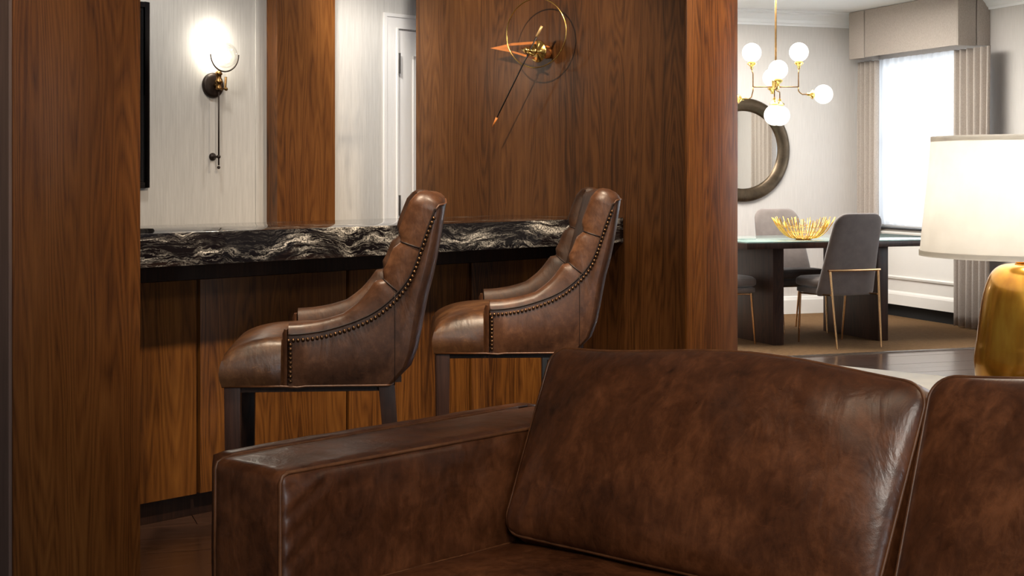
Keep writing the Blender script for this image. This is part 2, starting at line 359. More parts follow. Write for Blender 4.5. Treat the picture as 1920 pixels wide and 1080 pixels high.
class MB:
    def __init__(s): s.v = []; s.f = []
    def add(s, vs, fs):
        o = len(s.v); s.v += [tuple(v) for v in vs]; s.f += [tuple(i+o for i in f) for f in fs]; return s
    def box(s, x0, x1, y0, y1, z0, z1):
        vs = [(x, y, z) for x in (x0, x1) for y in (y0, y1) for z in (z0, z1)]
        return s.add(vs, [(0, 1, 3, 2), (4, 6, 7, 5), (0, 4, 5, 1), (2, 3, 7, 6), (0, 2, 6, 4), (1, 5, 7, 3)])
    def prism(s, pts, axis, a, b):
        def mk(p, q):
            return {'x': (q, p[0], p[1]), 'y': (p[0], q, p[1]), 'z': (p[0], p[1], q)}[axis]
        n = len(pts); vs = [mk(p, a) for p in pts]+[mk(p, b) for p in pts]
        return s.add(vs, [tuple(range(n))[::-1], tuple(range(n, 2*n))]+[(i, (i+1) % n, n+(i+1) % n, n+i) for i in range(n)])
    def tube(s, pts, r, seg=8, closed=False, rr=None):
        pts = [Vector(p) for p in pts]; n = len(pts); rings = []; up = None
        for i, p in enumerate(pts):
            if closed: t = pts[(i+1) % n]-pts[i-1]
            else: t = pts[min(i+1, n-1)]-pts[max(i-1, 0)]
            t.normalize()
            if up is None:
                up = Vector((0, 0, 1)) if abs(t.z) < 0.9 else Vector((1, 0, 0))
            a = t.cross(up)
            if a.length < 1e-4: a = t.cross(Vector((1, 0.3, 0)))
            a.normalize(); up = a.cross(t).normalized(); b = up
            q = rr[i] if rr else r
            rings.append([p+a*(q*math.cos(2*PI*k/seg))+b*(q*math.sin(2*PI*k/seg)) for k in range(seg)])
        vs = [v for g in rings for v in g]; fs = []
        m = n if closed else n-1
        for i in range(m):
            j = (i+1) % n
            for k in range(seg):
                k2 = (k+1) % seg; fs.append((i*seg+k, i*seg+k2, j*seg+k2, j*seg+k))
        if not closed:
            fs.append(tuple(range(seg))[::-1]); fs.append(tuple((n-1)*seg+k for k in range(seg)))
        return s.add(vs, fs)
    def lathe(s, prof, seg=32, axis='z', c=(0, 0, 0)):
        vs = []; n = len(prof)
        for k in range(seg):
            a = 2*PI*k/seg
            for (r, h) in prof:
                p = (r*math.cos(a), r*math.sin(a), h)
                if axis == 'y': p = (p[0], p[2], p[1])
                if axis == 'x': p = (p[2], p[0], p[1])
                vs.append((p[0]+c[0], p[1]+c[1], p[2]+c[2]))
        fs = []
        for k in range(seg):
            k2 = (k+1) % seg
            for i in range(n-1): fs.append((k*n+i, k2*n+i, k2*n+i+1, k*n+i+1))
        return s.add(vs, fs)
    def sphere(s, c, r, seg=16, rings=10, sc=(1, 1, 1)):
        prof = [(max(1e-5, r*math.sin(PI*i/rings)), -r*math.cos(PI*i/rings)) for i in range(rings+1)]
        o = len(s.v); s.lathe(prof, seg)
        for i in range(o, len(s.v)):
            v = s.v[i]; s.v[i] = (v[0]*sc[0]+c[0], v[1]*sc[1]+c[1], v[2]*sc[2]+c[2])
        return s
    def mesh(s, name='mesh', merge=True):
        me = bpy.data.meshes.new(name); me.from_pydata(s.v, [], s.f)
        bm = bmesh.new(); bm.from_mesh(me)
        if merge: bmesh.ops.remove_doubles(bm, verts=bm.verts, dist=1e-5)
        bmesh.ops.recalc_face_normals(bm, faces=bm.faces); bm.to_mesh(me); bm.free(); return me
    def build(s, name, mat, parent=None, smooth=False, bevel=0, **kw):
        me = s.mesh(name)
        if bevel:
            bm = bmesh.new(); bm.from_mesh(me)
            es = [e for e in bm.edges if len(e.link_faces) == 2 and e.calc_face_angle(0) > 0.6]
            bmesh.ops.bevel(bm, geom=es, offset=bevel, segments=2, profile=0.6, affect='EDGES'); bm.to_mesh(me); bm.free()
        o = link(name, me, mat, parent, smooth, **kw)
        if smooth == 'auto' or bevel:
            me.shade_smooth()
            try: me.set_sharp_from_angle(angle=math.radians(38))
            except Exception: pass
        return o
def boxo(name, mat, parent, *d, bevel=0.0, **kw): return MB().box(*d).build(name, mat, parent, bevel=bevel, **kw)
def bez(p0, p1, p2, p3, n=12):
    p0, p1, p2, p3 = map(Vector, (p0, p1, p2, p3)); r = []
    for i in range(n+1):
        t = i/n; r.append(p0*(1-t)**3+p1*3*t*(1-t)**2+p2*3*t*t*(1-t)+p3*t**3)
    return r
def catmull(pts, n=6):
    P = [Vector(p) for p in pts]; out = []
    for i in range(len(P)-1):
        a = P[max(i-1, 0)]; b = P[i]; c = P[i+1]; d = P[min(i+2, len(P)-1)]
        for k in range(n):
            t = k/n
            out.append(0.5*((2*b)+(c-a)*t+(2*a-5*b+4*c-d)*t*t+(3*b-a-3*c+d)*t**3))
    out.append(P[-1]); return out
def hnoise(x, y, z=0, s=1.0):
    from mathutils import noise as mn
    return mn.fractal(Vector((x*s, y*s, z*s)), 0.8, 2.0, 3)
def sq2disc(a, b, L, H, r):
    # rectangle of half sizes L,H with corner radius r; a,b in -1..1
    x, y = a*L, b*H; cx, cy = L-r, H-r
    if abs(x) > cx and abs(y) > cy:
        u = (abs(x)-cx)/r; v = (abs(y)-cy)/r
        uu = u*math.sqrt(max(0, 1-v*v/2)); vv = v*math.sqrt(max(0, 1-u*u/2))
        x = math.copysign(cx+uu*r, x); y = math.copysign(cy+vv*r, y)
    return x, y
def pillow(L, H, T, crown, r=0.06, n=28, wob=0.0, seed=0, pw=2.5, m=None, backcrown=None):
    """padded box: L x H faces with crown, side band thickness T. local x: length, z: height, y: thickness (front = -y)"""
    if backcrown is None: backcrown = crown
    mb = MB(); hl, hh = L/2, H/2
    def ab(i): 
        t = -1+2*i/n; return math.copysign(1-(1-abs(t))**1.35, t)
    def crownf(a, b): return (max(0, 1-abs(a)**pw)**0.55)*(max(0, 1-abs(b)**pw)**0.55)
    for side in (-1, 1):
        cr = crown if side < 0 else backcrown
        vs = []; fs = []
        for j in range(n+1):
            for i in range(n+1):
                a, b = ab(i), ab(j); x, z = sq2disc(a, b, hl, hh, r)
                w = wob*hnoise(x, z, seed+side, 5)*crownf(a, b)
                y = side*(T/2+cr*crownf(a, b)+w)
                if m: x, y, z = m(x, y, z, a, b)
                vs.append((x, y, z))
        for j in range(n):
            for i in range(n):
                q = j*(n+1)+i; fs.append((q, q+1, q+n+2, q+n+1))
        mb.add(vs, fs)
    rim = [(i, 0) for i in range(n)]+[(n, j) for j in range(n)]+[(n-i, n) for i in range(n)]+[(0, n-j) for j in range(n)]
    vs = []; K = 4
    for k in range(K+1):
        t = k/K
        for (i, j) in rim:
            a, b = ab(i), ab(j); x, z = sq2disc(a, b, hl, hh, r)
            bul = 0.012*math.sin(PI*t); ln = math.hypot(x, z)
            # outward
            ox = (1 if a > 0 else -1) if abs(a) >= 0.999 else 0; oz = (1 if b > 0 else -1) if abs(b) >= 0.999 else 0
            x += ox*bul; z += oz*bul; y = -T/2+T*t
            if m: x, y, z = m(x, y, z, a, b)
            vs.append((x, y, z))
    R = len(rim)
    mb.add(vs, [(k*R+i, k*R+(i+1) % R, (k+1)*R+(i+1) % R, (k+1)*R+i) for k in range(K) for i in range(R)])
    rims = []
    for side in (-1, 1):
        pts = []
        for (i, j) in rim:
            a, b = ab(i), ab(j); x, z = sq2disc(a, b, hl, hh, r); y = side*T/2
            if m: x, y, z = m(x, y, z, a, b)
            pts.append((x, y, z))
        rims.append(pts)
    return mb, rims

# ------------------------------------------------------------------ STRUCTURE
def struct(name, o, label=None):
    o.name = name; return tag(o, label, None, None, 'structure')
# floor base (under planks and carpet)
fl = boxo('floor', M['plank'], None, -6, 11, -4, 17, -0.08, -0.012)
struct('floor', fl, 'dark brown wooden plank floor')
# planks (visible living / bar zone), children of the floor
PW, PL = 0.19, 1.9
pm = []
for k in range(4):
    me = MB().box(0.0015, PL-0.0015, 0.0015, PW-0.0015, -0.014, 0.0).mesh('plank')
    me.materials.append(M['plank']); pm.append(me)
row = 0; b = 9.10-PW*38
while row < 38:
    off = random.uniform(-1.5, -0.1)
    for k in range(7):
        a = -3.9+off+k*PL+0.4
        o = bpy.data.objects.new('plank', pm[(row+k) % 4]); C.objects.link(o); o.parent = fl
        p = D3*a+D4*(b+row*PW); o.location = (p.x, p.y, random.uniform(-0.0008, 0.0)); o.rotation_euler = (0, 0, A3)
    row += 1
# ceiling
cl = boxo('ceiling', M['ceiling'], None, -6, 11, -4, 17, CEIL, CEIL+0.1); struct('ceiling', cl, 'white ceiling')

def wallbox(name, org, rz, mat, label, *d):
    o = boxo(name, mat, None, *d, loc=org, rz=rz); return struct(name, o, label)
# walnut wall with clock and walnut pier on the left
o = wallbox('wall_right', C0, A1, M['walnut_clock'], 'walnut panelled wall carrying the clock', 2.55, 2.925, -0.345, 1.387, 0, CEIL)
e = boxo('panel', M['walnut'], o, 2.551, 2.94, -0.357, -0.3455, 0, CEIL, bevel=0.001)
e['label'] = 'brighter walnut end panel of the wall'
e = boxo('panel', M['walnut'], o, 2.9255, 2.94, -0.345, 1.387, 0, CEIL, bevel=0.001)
o = wallbox('wall_left', C0, A1, M['walnut'], 'walnut clad wall end at the left of the bar', -0.645, -0.227, -0.345, 1.65, 0, CEIL)
e = boxo('panel', M['walnut'], o, -0.645, -0.227, -0.357, -0.3455, 0, CEIL, bevel=0.001)
e = boxo('panel', M['greywall'], o, -0.656, -0.6455, -0.352, 1.65, 0, CEIL, bevel=0.001); e['label'] = 'greyish side face of the wall end'
# wall behind the bar, with the door opening t 2.655..3.5
wb_ = MB().box(-0.227, 2.655, 1.65, 1.77, 0, CEIL).box(3.50, 4.8, 1.65, 1.77, 0, CEIL).box(2.655, 3.50, 1.65, 1.77, 2.045, CEIL)
o = wb_.build('wall_back', M['wallpaper'], None, loc=C0, rz=A1); struct('wall_back', o, 'pale grey textured wall behind the bar')
wb2 = MB().box(1.715, 1.781, 1.645, 1.65, 0, CEIL)
o = wb2.build('trim_2', M['wallpaper'], None, loc=C0, rz=A1); struct('trim_2', o, 'narrow grey wall return beside walnut pilaster')
o = wallbox('trim_1', C0, A1, M['walnut'], 'walnut pilaster on the wall behind the bar', 1.781, 2.148, 1.56, 1.6499, 0, CEIL)
# casing + door
cs = MB().box(2.57, 2.648, 1.643, 1.6498, 0, 2.052+0.065).box(3.507, 3.585, 1.643, 1.6498, 0, 2.117).box(2.648, 3.507, 1.643, 1.6498, 2.052, 2.117)
cs.box(2.555, 2.575, 1.639, 1.6498, 0, 2.13).box(3.58, 3.60, 1.639, 1.6498, 0, 2.13).box(2.575, 3.58, 1.639, 1.6498, 2.112, 2.13)
cs.box(2.645, 2.6545, 1.637, 1.6498, 0, 2.055)
dr = MB().box(2.659, 3.497, 1.652, 1.692, 0.008, 2.0435)
d_ = dr.build('door_1', M['white'], None, loc=C0, rz=A1); struct('door_1', d_, 'white panelled door behind the bar')
pmn = MB()
for (z0, z1) in ((0.25, 0.95), (1.08, 1.90)):
    for (x0, x1) in ((2.78, 3.04), (3.12, 3.38)):
        q = [(x0, z0), (x1, z0), (x1, z1), (x0, z1), (x0, z0)]
        for i in range(4):
            (xa, za), (xb, zb) = q[i], q[i+1]
            pmn.box(min(xa, xb)-0.009, max(xa, xb)+0.009, 1.644, 1.653, min(za, zb)-0.009, max(za, zb)+0.009)
pmn.build('door_moulding', M['white'], d_)
o = cs.build('door_casing', M['white'], d_)
for z in (0.25, 1.10, 1.865):
    h = MB(); h.tube([(2.666, 1.640, z-0.055), (2.666, 1.640, z+0.055)], 0.0065, 8); h.box(2.6555, 2.664, 1.640, 1.6515, z-0.05, z+0.05)
    h.box(2.668, 2.674, 1.648, 1.6515, z-0.05, z+0.05)
    h.build('door_hinge', M['chrome'], d_)
# return wall behind, hidden closure
wallbox('wall_rear_return', C0, A1, M['wallpaper'], 'wall return behind the clock wall', 4.8, 4.9, 1.65, 4.8, 0, CEIL)
# dining shell: mirror wall and window wall
o = boxo('wall_dining', M['wallpaper_dining'], None, -9.6, 0.0, 0.0, 0.12, 0, CEIL, loc=WC, rz=A3); struct('wall_dining', o, 'beige wall with the round mirror')
ww = MB(); prev = 0.0; SILL, HEAD = 0.80, 2.30
for (b0, b1) in WINS:
    ww.box(0.0, 0.15, b1, prev, 0, CEIL); ww.box(0.0, 0.15, b0, b1, 0, SILL); ww.box(0.0, 0.15, b0, b1, HEAD, CEIL); prev = b0
ww.box(0.0, 0.15, -17.5, prev, 0, CEIL)
o = ww.build('wall_window', M['wallpaper_dining'], None, loc=WC, rz=A3); struct('wall_window', o, 'beige wall with the curtained window')
# enclosing walls out of view
wf = MB().box(-5.5, 2.05, -3.1, -3.0, 0, CEIL).box(3.35, 9.6, -3.1, -3.0, 0, CEIL).box(2.05, 3.35, -3.1, -3.0, 0, 0.80).box(2.05, 3.35, -3.1, -3.0, 2.30, CEIL)
o = wf.build('wall_front', M['wallpaper_dining'], None); struct('wall_front', o, 'wall behind the viewer')
w = empty('window_4', (0, 0, 0)); w['kind'] = 'structure'; w['label'] = 'white framed window in the wall behind the viewer'
f = MB()
for (p, q) in ((2.05, 2.10), (3.30, 3.35), (2.68, 2.72)): f.box(p, q, -3.07, -3.03, 0.80, 2.30)
for (p, q) in ((0.80, 0.85), (2.25, 2.30), (1.53, 1.57)): f.box(2.05, 3.35, -3.069, -3.031, p, q)
f.build('window_frame', M['white'], w)
for (p, q) in ((2.10, 2.68), (2.72, 3.30)):
    for (z0, z1) in ((0.85, 1.53), (1.57, 2.25)): MB().box(p, q, -3.053, -3.049, z0, z1).build('pane', M['pane'], w)
wallbox('wall_outer_left', (0, 0, 0), 0, M['wallpaper_dining'], 'wall at the far left of the lounge', -5.6, -5.5, -3.1, 12, 0, CEIL)
for i, (b0, b1) in enumerate(WINS):
    w = empty('window_%d' % (i+1), WC, A3); w['kind'] = 'structure'; w['label'] = 'white framed window behind the sheer curtain' if i == 0 else 'white framed window out of view'
    f = MB(); mid = (b0+b1)/2
    for (p, q) in ((b0, b0+0.05), (b1-0.05, b1), (mid-0.025, mid+0.025)): f.box(0.06, 0.11, p, q, SILL, HEAD)
    for (p, q) in ((SILL, SILL+0.05), (HEAD-0.05, HEAD), (1.53, 1.57)): f.box(0.061, 0.109, b0, b1, p, q)
    f.build('window_frame', M['white'], w)
    for (p, q) in ((b0+0.05, mid-0.025), (mid+0.025, b1-0.05)):
        for (z0, z1) in ((SILL+0.05, 1.53), (1.57, HEAD-0.05)):
            MB().box(0.083, 0.087, p, q, z0, z1).build('pane', M['pane'], w)
# crown moulding profile (out from wall, z)
crown = [(0, 2.605), (0.018, 2.605), (0.022, 2.622), (0.034, 2.63), (0.05, 2.655), (0.085, 2.69), (0.098, 2.70), (0.10, 2.715), (0.13, 2.72), (0.13, CEIL), (0, CEIL)]
o = MB().prism([(-x, z) for x, z in crown], 'y', -17.4, -0.0).build('trim_3', M['white'], None, loc=WC, rz=A3); struct('trim_3', o, 'white crown moulding above the window')
o = MB().prism([(-x, z) for x, z in crown], 'x', -8.1, -0.0).build('trim_4', M['white'], None, loc=WC, rz=A3); struct('trim_4', o, 'white crown moulding above the mirror')
base = [(0, 0), (0.022, 0), (0.022, 0.13), (0.016, 0.145), (0.012, 0.16), (0, 0.165)]
o = MB().prism([(-x, z) for x, z in base], 'x', -8.1, -0.0).build('baseboard_dining', M['cream'], None, loc=WC, rz=A3); struct('baseboard_dining', o, 'cream skirting board under the mirror')

# carpet and transition strip
ca = boxo('dining_carpet', M['carpet'], None, -7.9, 0.0, -3.92-0.0, 0.0, -0.011, 0.006, loc=WC, rz=A3)
bc = (Vector((2.57, 10.58, 0))-WC).dot(D4)
bpy.data.objects.remove(ca)
ca = boxo('floor_carpet', M['carpet'], None, -7.9, 0.0, bc, 0.0, -0.011, 0.006, loc=WC, rz=A3)
struct('floor_carpet', ca, 'brown woven carpet under the dining table')
o = MB().prism([(bc-0.028, 0.0), (bc-0.02, 0.008), (bc, 0.010), (bc+0.004, 0.006), (bc+0.004, 0.0)], 'x', -7.9, -0.0).build('trim_5', M['strip'], None, loc=WC, rz=A3)
struct('trim_5', o, 'dark threshold strip between carpet and planks')

# ------------------------------------------------------------------ BAR
bar = empty('bar_cabinet', C0, A1, 'long walnut panelled bar front beneath the black marble counter', 'bar')
boxo('rail', M['dark_wood'], bar, -0.226, 2.549, 0.325, 0.36, 0.88, 0.955)
boxo('toe_kick', M['dark_wood'], bar, -0.226, 2.549, 0.37, 0.39, 0.0, 0.09)
boxo('carcass', M['dark_wood'], bar, -0.226, 2.549, 0.345, 0.62, 0.09, 0.88)
seams = [-0.226, None, None, None, 2.549]
def t_at(px, s):   # where a column of the photograph meets a plane parallel to the bar (for measuring only)
    k = (px-960)/2800; n = -C0.dot(D2)
    Y = (s+C0.dot(D2))/(k*D2.x+D2.y); P = Vector((k*Y, Y, 0)); return (P-C0).dot(D1)
sm = [t_at(372, 0.32), t_at(652, 0.32), t_at(882, 0.32)]
eds = [-0.226]+sm+[2.549]
for i in range(4):
    g0 = 0.0 if i == 0 else 0.008; g1 = 0.0 if i == 3 else 0.008
    boxo('panel', M['walnut_bar'], bar, eds[i]+g0, eds[i+1]-g1, 0.32, 0.3445, 0.088, 0.879, bevel=0.0015)
ctop = MB().box(-0.226, 2.549, 0.0, 0.69, 0.956, 1.07).build('countertop', M['marble'], None, bevel=0.003, loc=C0, rz=A1)
tag(ctop, 'thick polished black marble countertop with white veins on the walnut bar', 'countertop')
pl = empty('socket_plate', C0, A1, 'small slate grey plate on the bar front, half hidden by the sofa cushion', 'socket')
tp = t_at(1018, 0.31)
boxo('plate', M['outlet'], pl, tp, tp+0.12, 0.311, 0.3195, 0.30, 0.44, bevel=0.002)
boxo('socket_face', M['black'], pl, tp+0.03, tp+0.09, 0.308, 0.3108, 0.33, 0.41, bevel=0.001)

# black framed picture on the back wall
fr = empty('framed_picture', barp(0, 1.65, 0), A1, 'black framed picture showing as a slim strip beside the left walnut wall', 'picture')
x0, x1, z0, z1 = 0.42, t_at(281, 1.62), 1.206, 2.06
f = MB()
for a in ((x0, x0+0.024, z0, z1), (x1-0.024, x1, z0, z1), (x0+0.024, x1-0.024, z0, z0+0.024), (x0+0.024, x1-0.024, z1-0.024, z1)):
    f.box(a[0], a[1], -0.03, -0.001, a[2], a[3])
f.build('frame', M['black'], fr, bevel=0.0015)
f = MB()
for a in ((x0+0.03, x0+0.04, z0+0.03, z1-0.03), (x1-0.04, x1-0.03, z0+0.03, z1-0.03), (x0+0.04, x1-0.04, z0+0.03, z0+0.04), (x0+0.04, x1-0.04, z1-0.04, z1-0.03)):
    f.box(a[0], a[1], -0.022, -0.008, a[2], a[3])
f.build('inner_frame', M['black'], fr)
boxo('print', M['black_glass'], fr, x0+0.024, x1-0.024, -0.014, -0.002, z0+0.024, z1-0.024)

# ------------------------------------------------------------------ SCONCE
sc = empty('wall_sconce', barp(t_at(398, 1.65), 1.65, 0), A1, 'lit bronze wall sconce with a half ring, globe and long rod on the grey wall', 'wall lamp')
def zpx(y, Y): return EYE+(326-y)*Y/2800
zc = zpx(160, 7.15)
MB().lathe([(1e-4, 0), (0.060, 0), (0.061, -0.008), (0.056, -0.016), (0.045, -0.020), (1e-4, -0.022)], 40, 'y', (0, 0, zc)).build('back_plate', M['bronze'], sc, smooth=True)
zt = zpx(103, 7.12)
ro = 0.052
f = MB(); f.tube([(0, -0.02, zc), (0.0, -ro, zc)], 0.010, 10)
f.lathe([(1e-4, -0.022), (0.014, -0.022), (0.019, -0.016), (0.014, -0.010), (0.012, 0.004), (0.018, 0.01), (0.020, 0.02), (0.012, 0.026), (0.013, 0.046), (0.019, 0.052), (0.015, 0.060), (0.008, 0.068), (1e-4, 0.069)], 16, 'z', (0, -ro, zc))
f.build('socket_arm', M['antique'], sc, smooth=True)
f = MB(); f.tube([(0.012, -ro, zc-0.02), (0.030, -ro-0.01, zc-0.015), (0.033, -ro-0.012, zc+0.04)], 0.006, 8)
f.sphere((0.034, -ro-0.012, zc-0.018), 0.009, 10, 8)
f.build('bracket', M['antique'], sc, smooth=True)
zb = zpx(294, 7.15); zf = zpx(314, 7.15)
f = MB(); f.tube([(0.0, -ro, zc-0.02), (0.0, -ro, zf+0.01)], 0.0042, 8); f.sphere((0, -ro, zf), 0.008, 10, 8); f.sphere((0, -ro, zb), 0.0095, 10, 8)
f.build('rod', M['bronze'], sc, smooth=True)
f = MB(); f.lathe([(1e-4, 0), (0.019, 0), (0.019, -0.006), (0.012, -0.012), (0.006, -0.016), (0.005, -ro)], 16, 'y', (0, 0, zb)); f.build('rod_mount', M['bronze'], sc, smooth=True)
cx, cy = 0.026, -ro-0.012
ang0 = math.radians(18)
ring = [(cx+0.066*math.cos(a), cy-0.02*math.cos(a), zt+0.004+0.082*math.sin(a)) for a in [PI+PI*i/28 for i in range(29)]]
MB().tube(ring, 0.0038, 8).build('half_ring', M['bronze'], sc, smooth=True)
MB().sphere((cx, cy, zt), 0.062, 28, 18).build('glass_globe', M['globe'], sc, smooth=True)
MB().lathe([(1e-4, -0.03), (0.010, -0.028), (0.012, -0.012), (0.020, 0.004), (0.023, 0.018), (0.018, 0.033), (1e-4, 0.041)], 18, 'z', (0.0, cy+0.012, zt-0.004)).build('bulb', M['sconce_bulb'], sc, smooth=True)
pl_ = point('sconce_light', (0, 0, 0), 1.6, (1.0, 0.93, 0.82), 0.03); pl_.parent = sc; pl_.location = (-0.01, cy+0.012, zt+0.075)

# ------------------------------------------------------------------ CLOCK on the walnut wall
# local frame: origin on the wall face, local x towards the far end of wall (D2), local y = out of wall (-D1), z up
ck = empty('wall_clock', barp(2.55, 0.468, zpx(98, 7.15)), A1+PI/2, 'sculptural wall clock with brass ring and long black hand on the walnut wall', 'clock')
# ck local x = D2, local y = -D1
f = MB(); f.lathe([(1e-4, 0), (0.030, 0), (0.032, 0.006), (0.030, 0.020), (0.026, 0.022), (0.026, 0.035), (1e-4, 0.035)], 28, 'y'); f.build('wall_mount', M['copper'], ck, smooth=True)
f = MB(); f.lathe([(1e-4, 0.035), (0.012, 0.035), (0.012, 0.060), (0.050, 0.062), (0.053, 0.066), (0.050, 0.070), (0.014, 0.074), (0.014, 0.085), (1e-4, 0.085)], 32, 'y'); f.build('disc', M['brass'], ck, smooth=True)
f = MB(); f.lathe([(1e-4, 0.085), (0.010, 0.085), (0.010, 0.100), (0.024, 0.102), (0.026, 0.108), (0.024, 0.114), (0.010, 0.118), (0.008, 0.138), (0.015, 0.142), (0.017, 0.150), (0.010, 0.158), (1e-4, 0.16)], 24, 'y')
f.build('hub', M['brass'], ck, smooth=True)
# hour hand: open triangle pointing along +x (left in view)
tip = (0.290, 0.030)
y0, y1 = 0.088, 0.095
o1, o2 = (-0.01, 0.030), (-0.01, -0.030)
f = MB()
f.prism([tip, (0.14, 0.0465), (-0.01, 0.045), (-0.01, 0.033), (0.165, 0.034)], 'y', y0, y1)
f.prism([tip, (0.165, 0.034), (0.165, 0.014)], 'y', y0, y1)
f.prism([tip, (0.165, 0.014), (-0.01, -0.031), (-0.01, -0.043), (0.14, 0.0)], 'y', y0, y1)
hh = f.build('hour_hand', M['copper'], ck)
# long minute hand (swings in the plane parallel to the wall)
dx = (-0.032, 0.185); 
def hp(px, py, off):   # pixel -> local (x,z) on plane 'off' in front of the wall, used for proportions
    k = (px-960)/2800
    org = barp(2.55-off, 0.468, 0)
    s = (k*org.y-org.x)/(D2.x-k*D2.y); P = org+D2*s
    return (s, off, EYE+(326-py)*P.y/2800-ck.location.z)
A = hp(1016, 49, 0.13); B = hp(923, 238, 0.13)
LP = lambda t: tuple(A[i]+(B[i]-A[i])*t for i in range(3))
MB().tube([LP(0.09), LP(0.95)], 0.0034, 8).build('minute_hand', M['black'], ck, smooth=True)
MB().tube([LP(0.0), LP(0.10)], 0.0060, 8).build('hand_counterweight', M['paleash'], ck, smooth=True)
MB().tube([LP(0.905), LP(1.0)], 0.0056, 8, rr=[0.006, 0.002]).build('hand_tip', M['copper'], ck, smooth=True)
rc = hp(1005, 62, 0.11); R = 64.5*7.07/2800
pts = []
tw = math.radians(9)
for i in range(64):
    a = 2*PI*i/64
    pts.append((rc[0]+R*math.cos(a)*math.cos(tw)*1.04, rc[1]+R*math.cos(a)*math.sin(tw), rc[2]+R*math.sin(a)))
MB().tube(pts, 0.0029, 8, closed=True).build('ring', M['brass'], ck, smooth=True)
g = hp(984, 112, 0.12); MB().tube([(0, 0.12, -0.01), g], 0.004, 8).build('ring_arm', M['brass'], ck, smooth=True)
MB().tube([hp(979, 93, 0.15), hp(1001, 103, 0.15)], 0.005, 8).build('cross_pin', M['brass'], ck, smooth=True)

# ------------------------------------------------------------------ BAR STOOLS
W = 0.56; ZB = 0.642
def interp(tab, x):
    if x <= tab[0][0]: return tab[0][1]
    for (a, fa), (b, fb) in zip(tab, tab[1:]):
        if x <= b: return fa+(fb-fa)*(x-a)/(b-a)
    return tab[-1][1]
XB = [(0.64, 0.505), (0.67, 0.545), (0.72, 0.572), (0.80, 0.585), (0.90, 0.602), (0.97, 0.622), (1.04, 0.638), (1.10, 0.650), (1.17, 0.664), (1.25, 0.668)]
def P5(x, y): return ((x-72)/1321, ZB+(800-y)/1321)
NAIL = [P5(*p) for p in [(332, 612), (400, 608), (480, 595), (560, 572), (640, 540), (700, 502), (755, 452), (800, 392), (830, 325), (855, 250), (882, 175), (905, 118)]]
X0 = 0.192
nc = catmull([(x, 0, z) for x, z in NAIL], 5)
rim = []      # (s, x, z, n(x,z))
for i, p in enumerate(nc):
    a = nc[max(0, i-1)]; b_ = nc[min(len(nc)-1, i+1)]; t = (b_-a).normalized()
    nn = Vector((-t.z, 0, t.x))       # up for arms, forward for the raked part
    rim.append(((p.x-X0)/(interp(XB, p.z)-X0), p.x, p.z, nn))
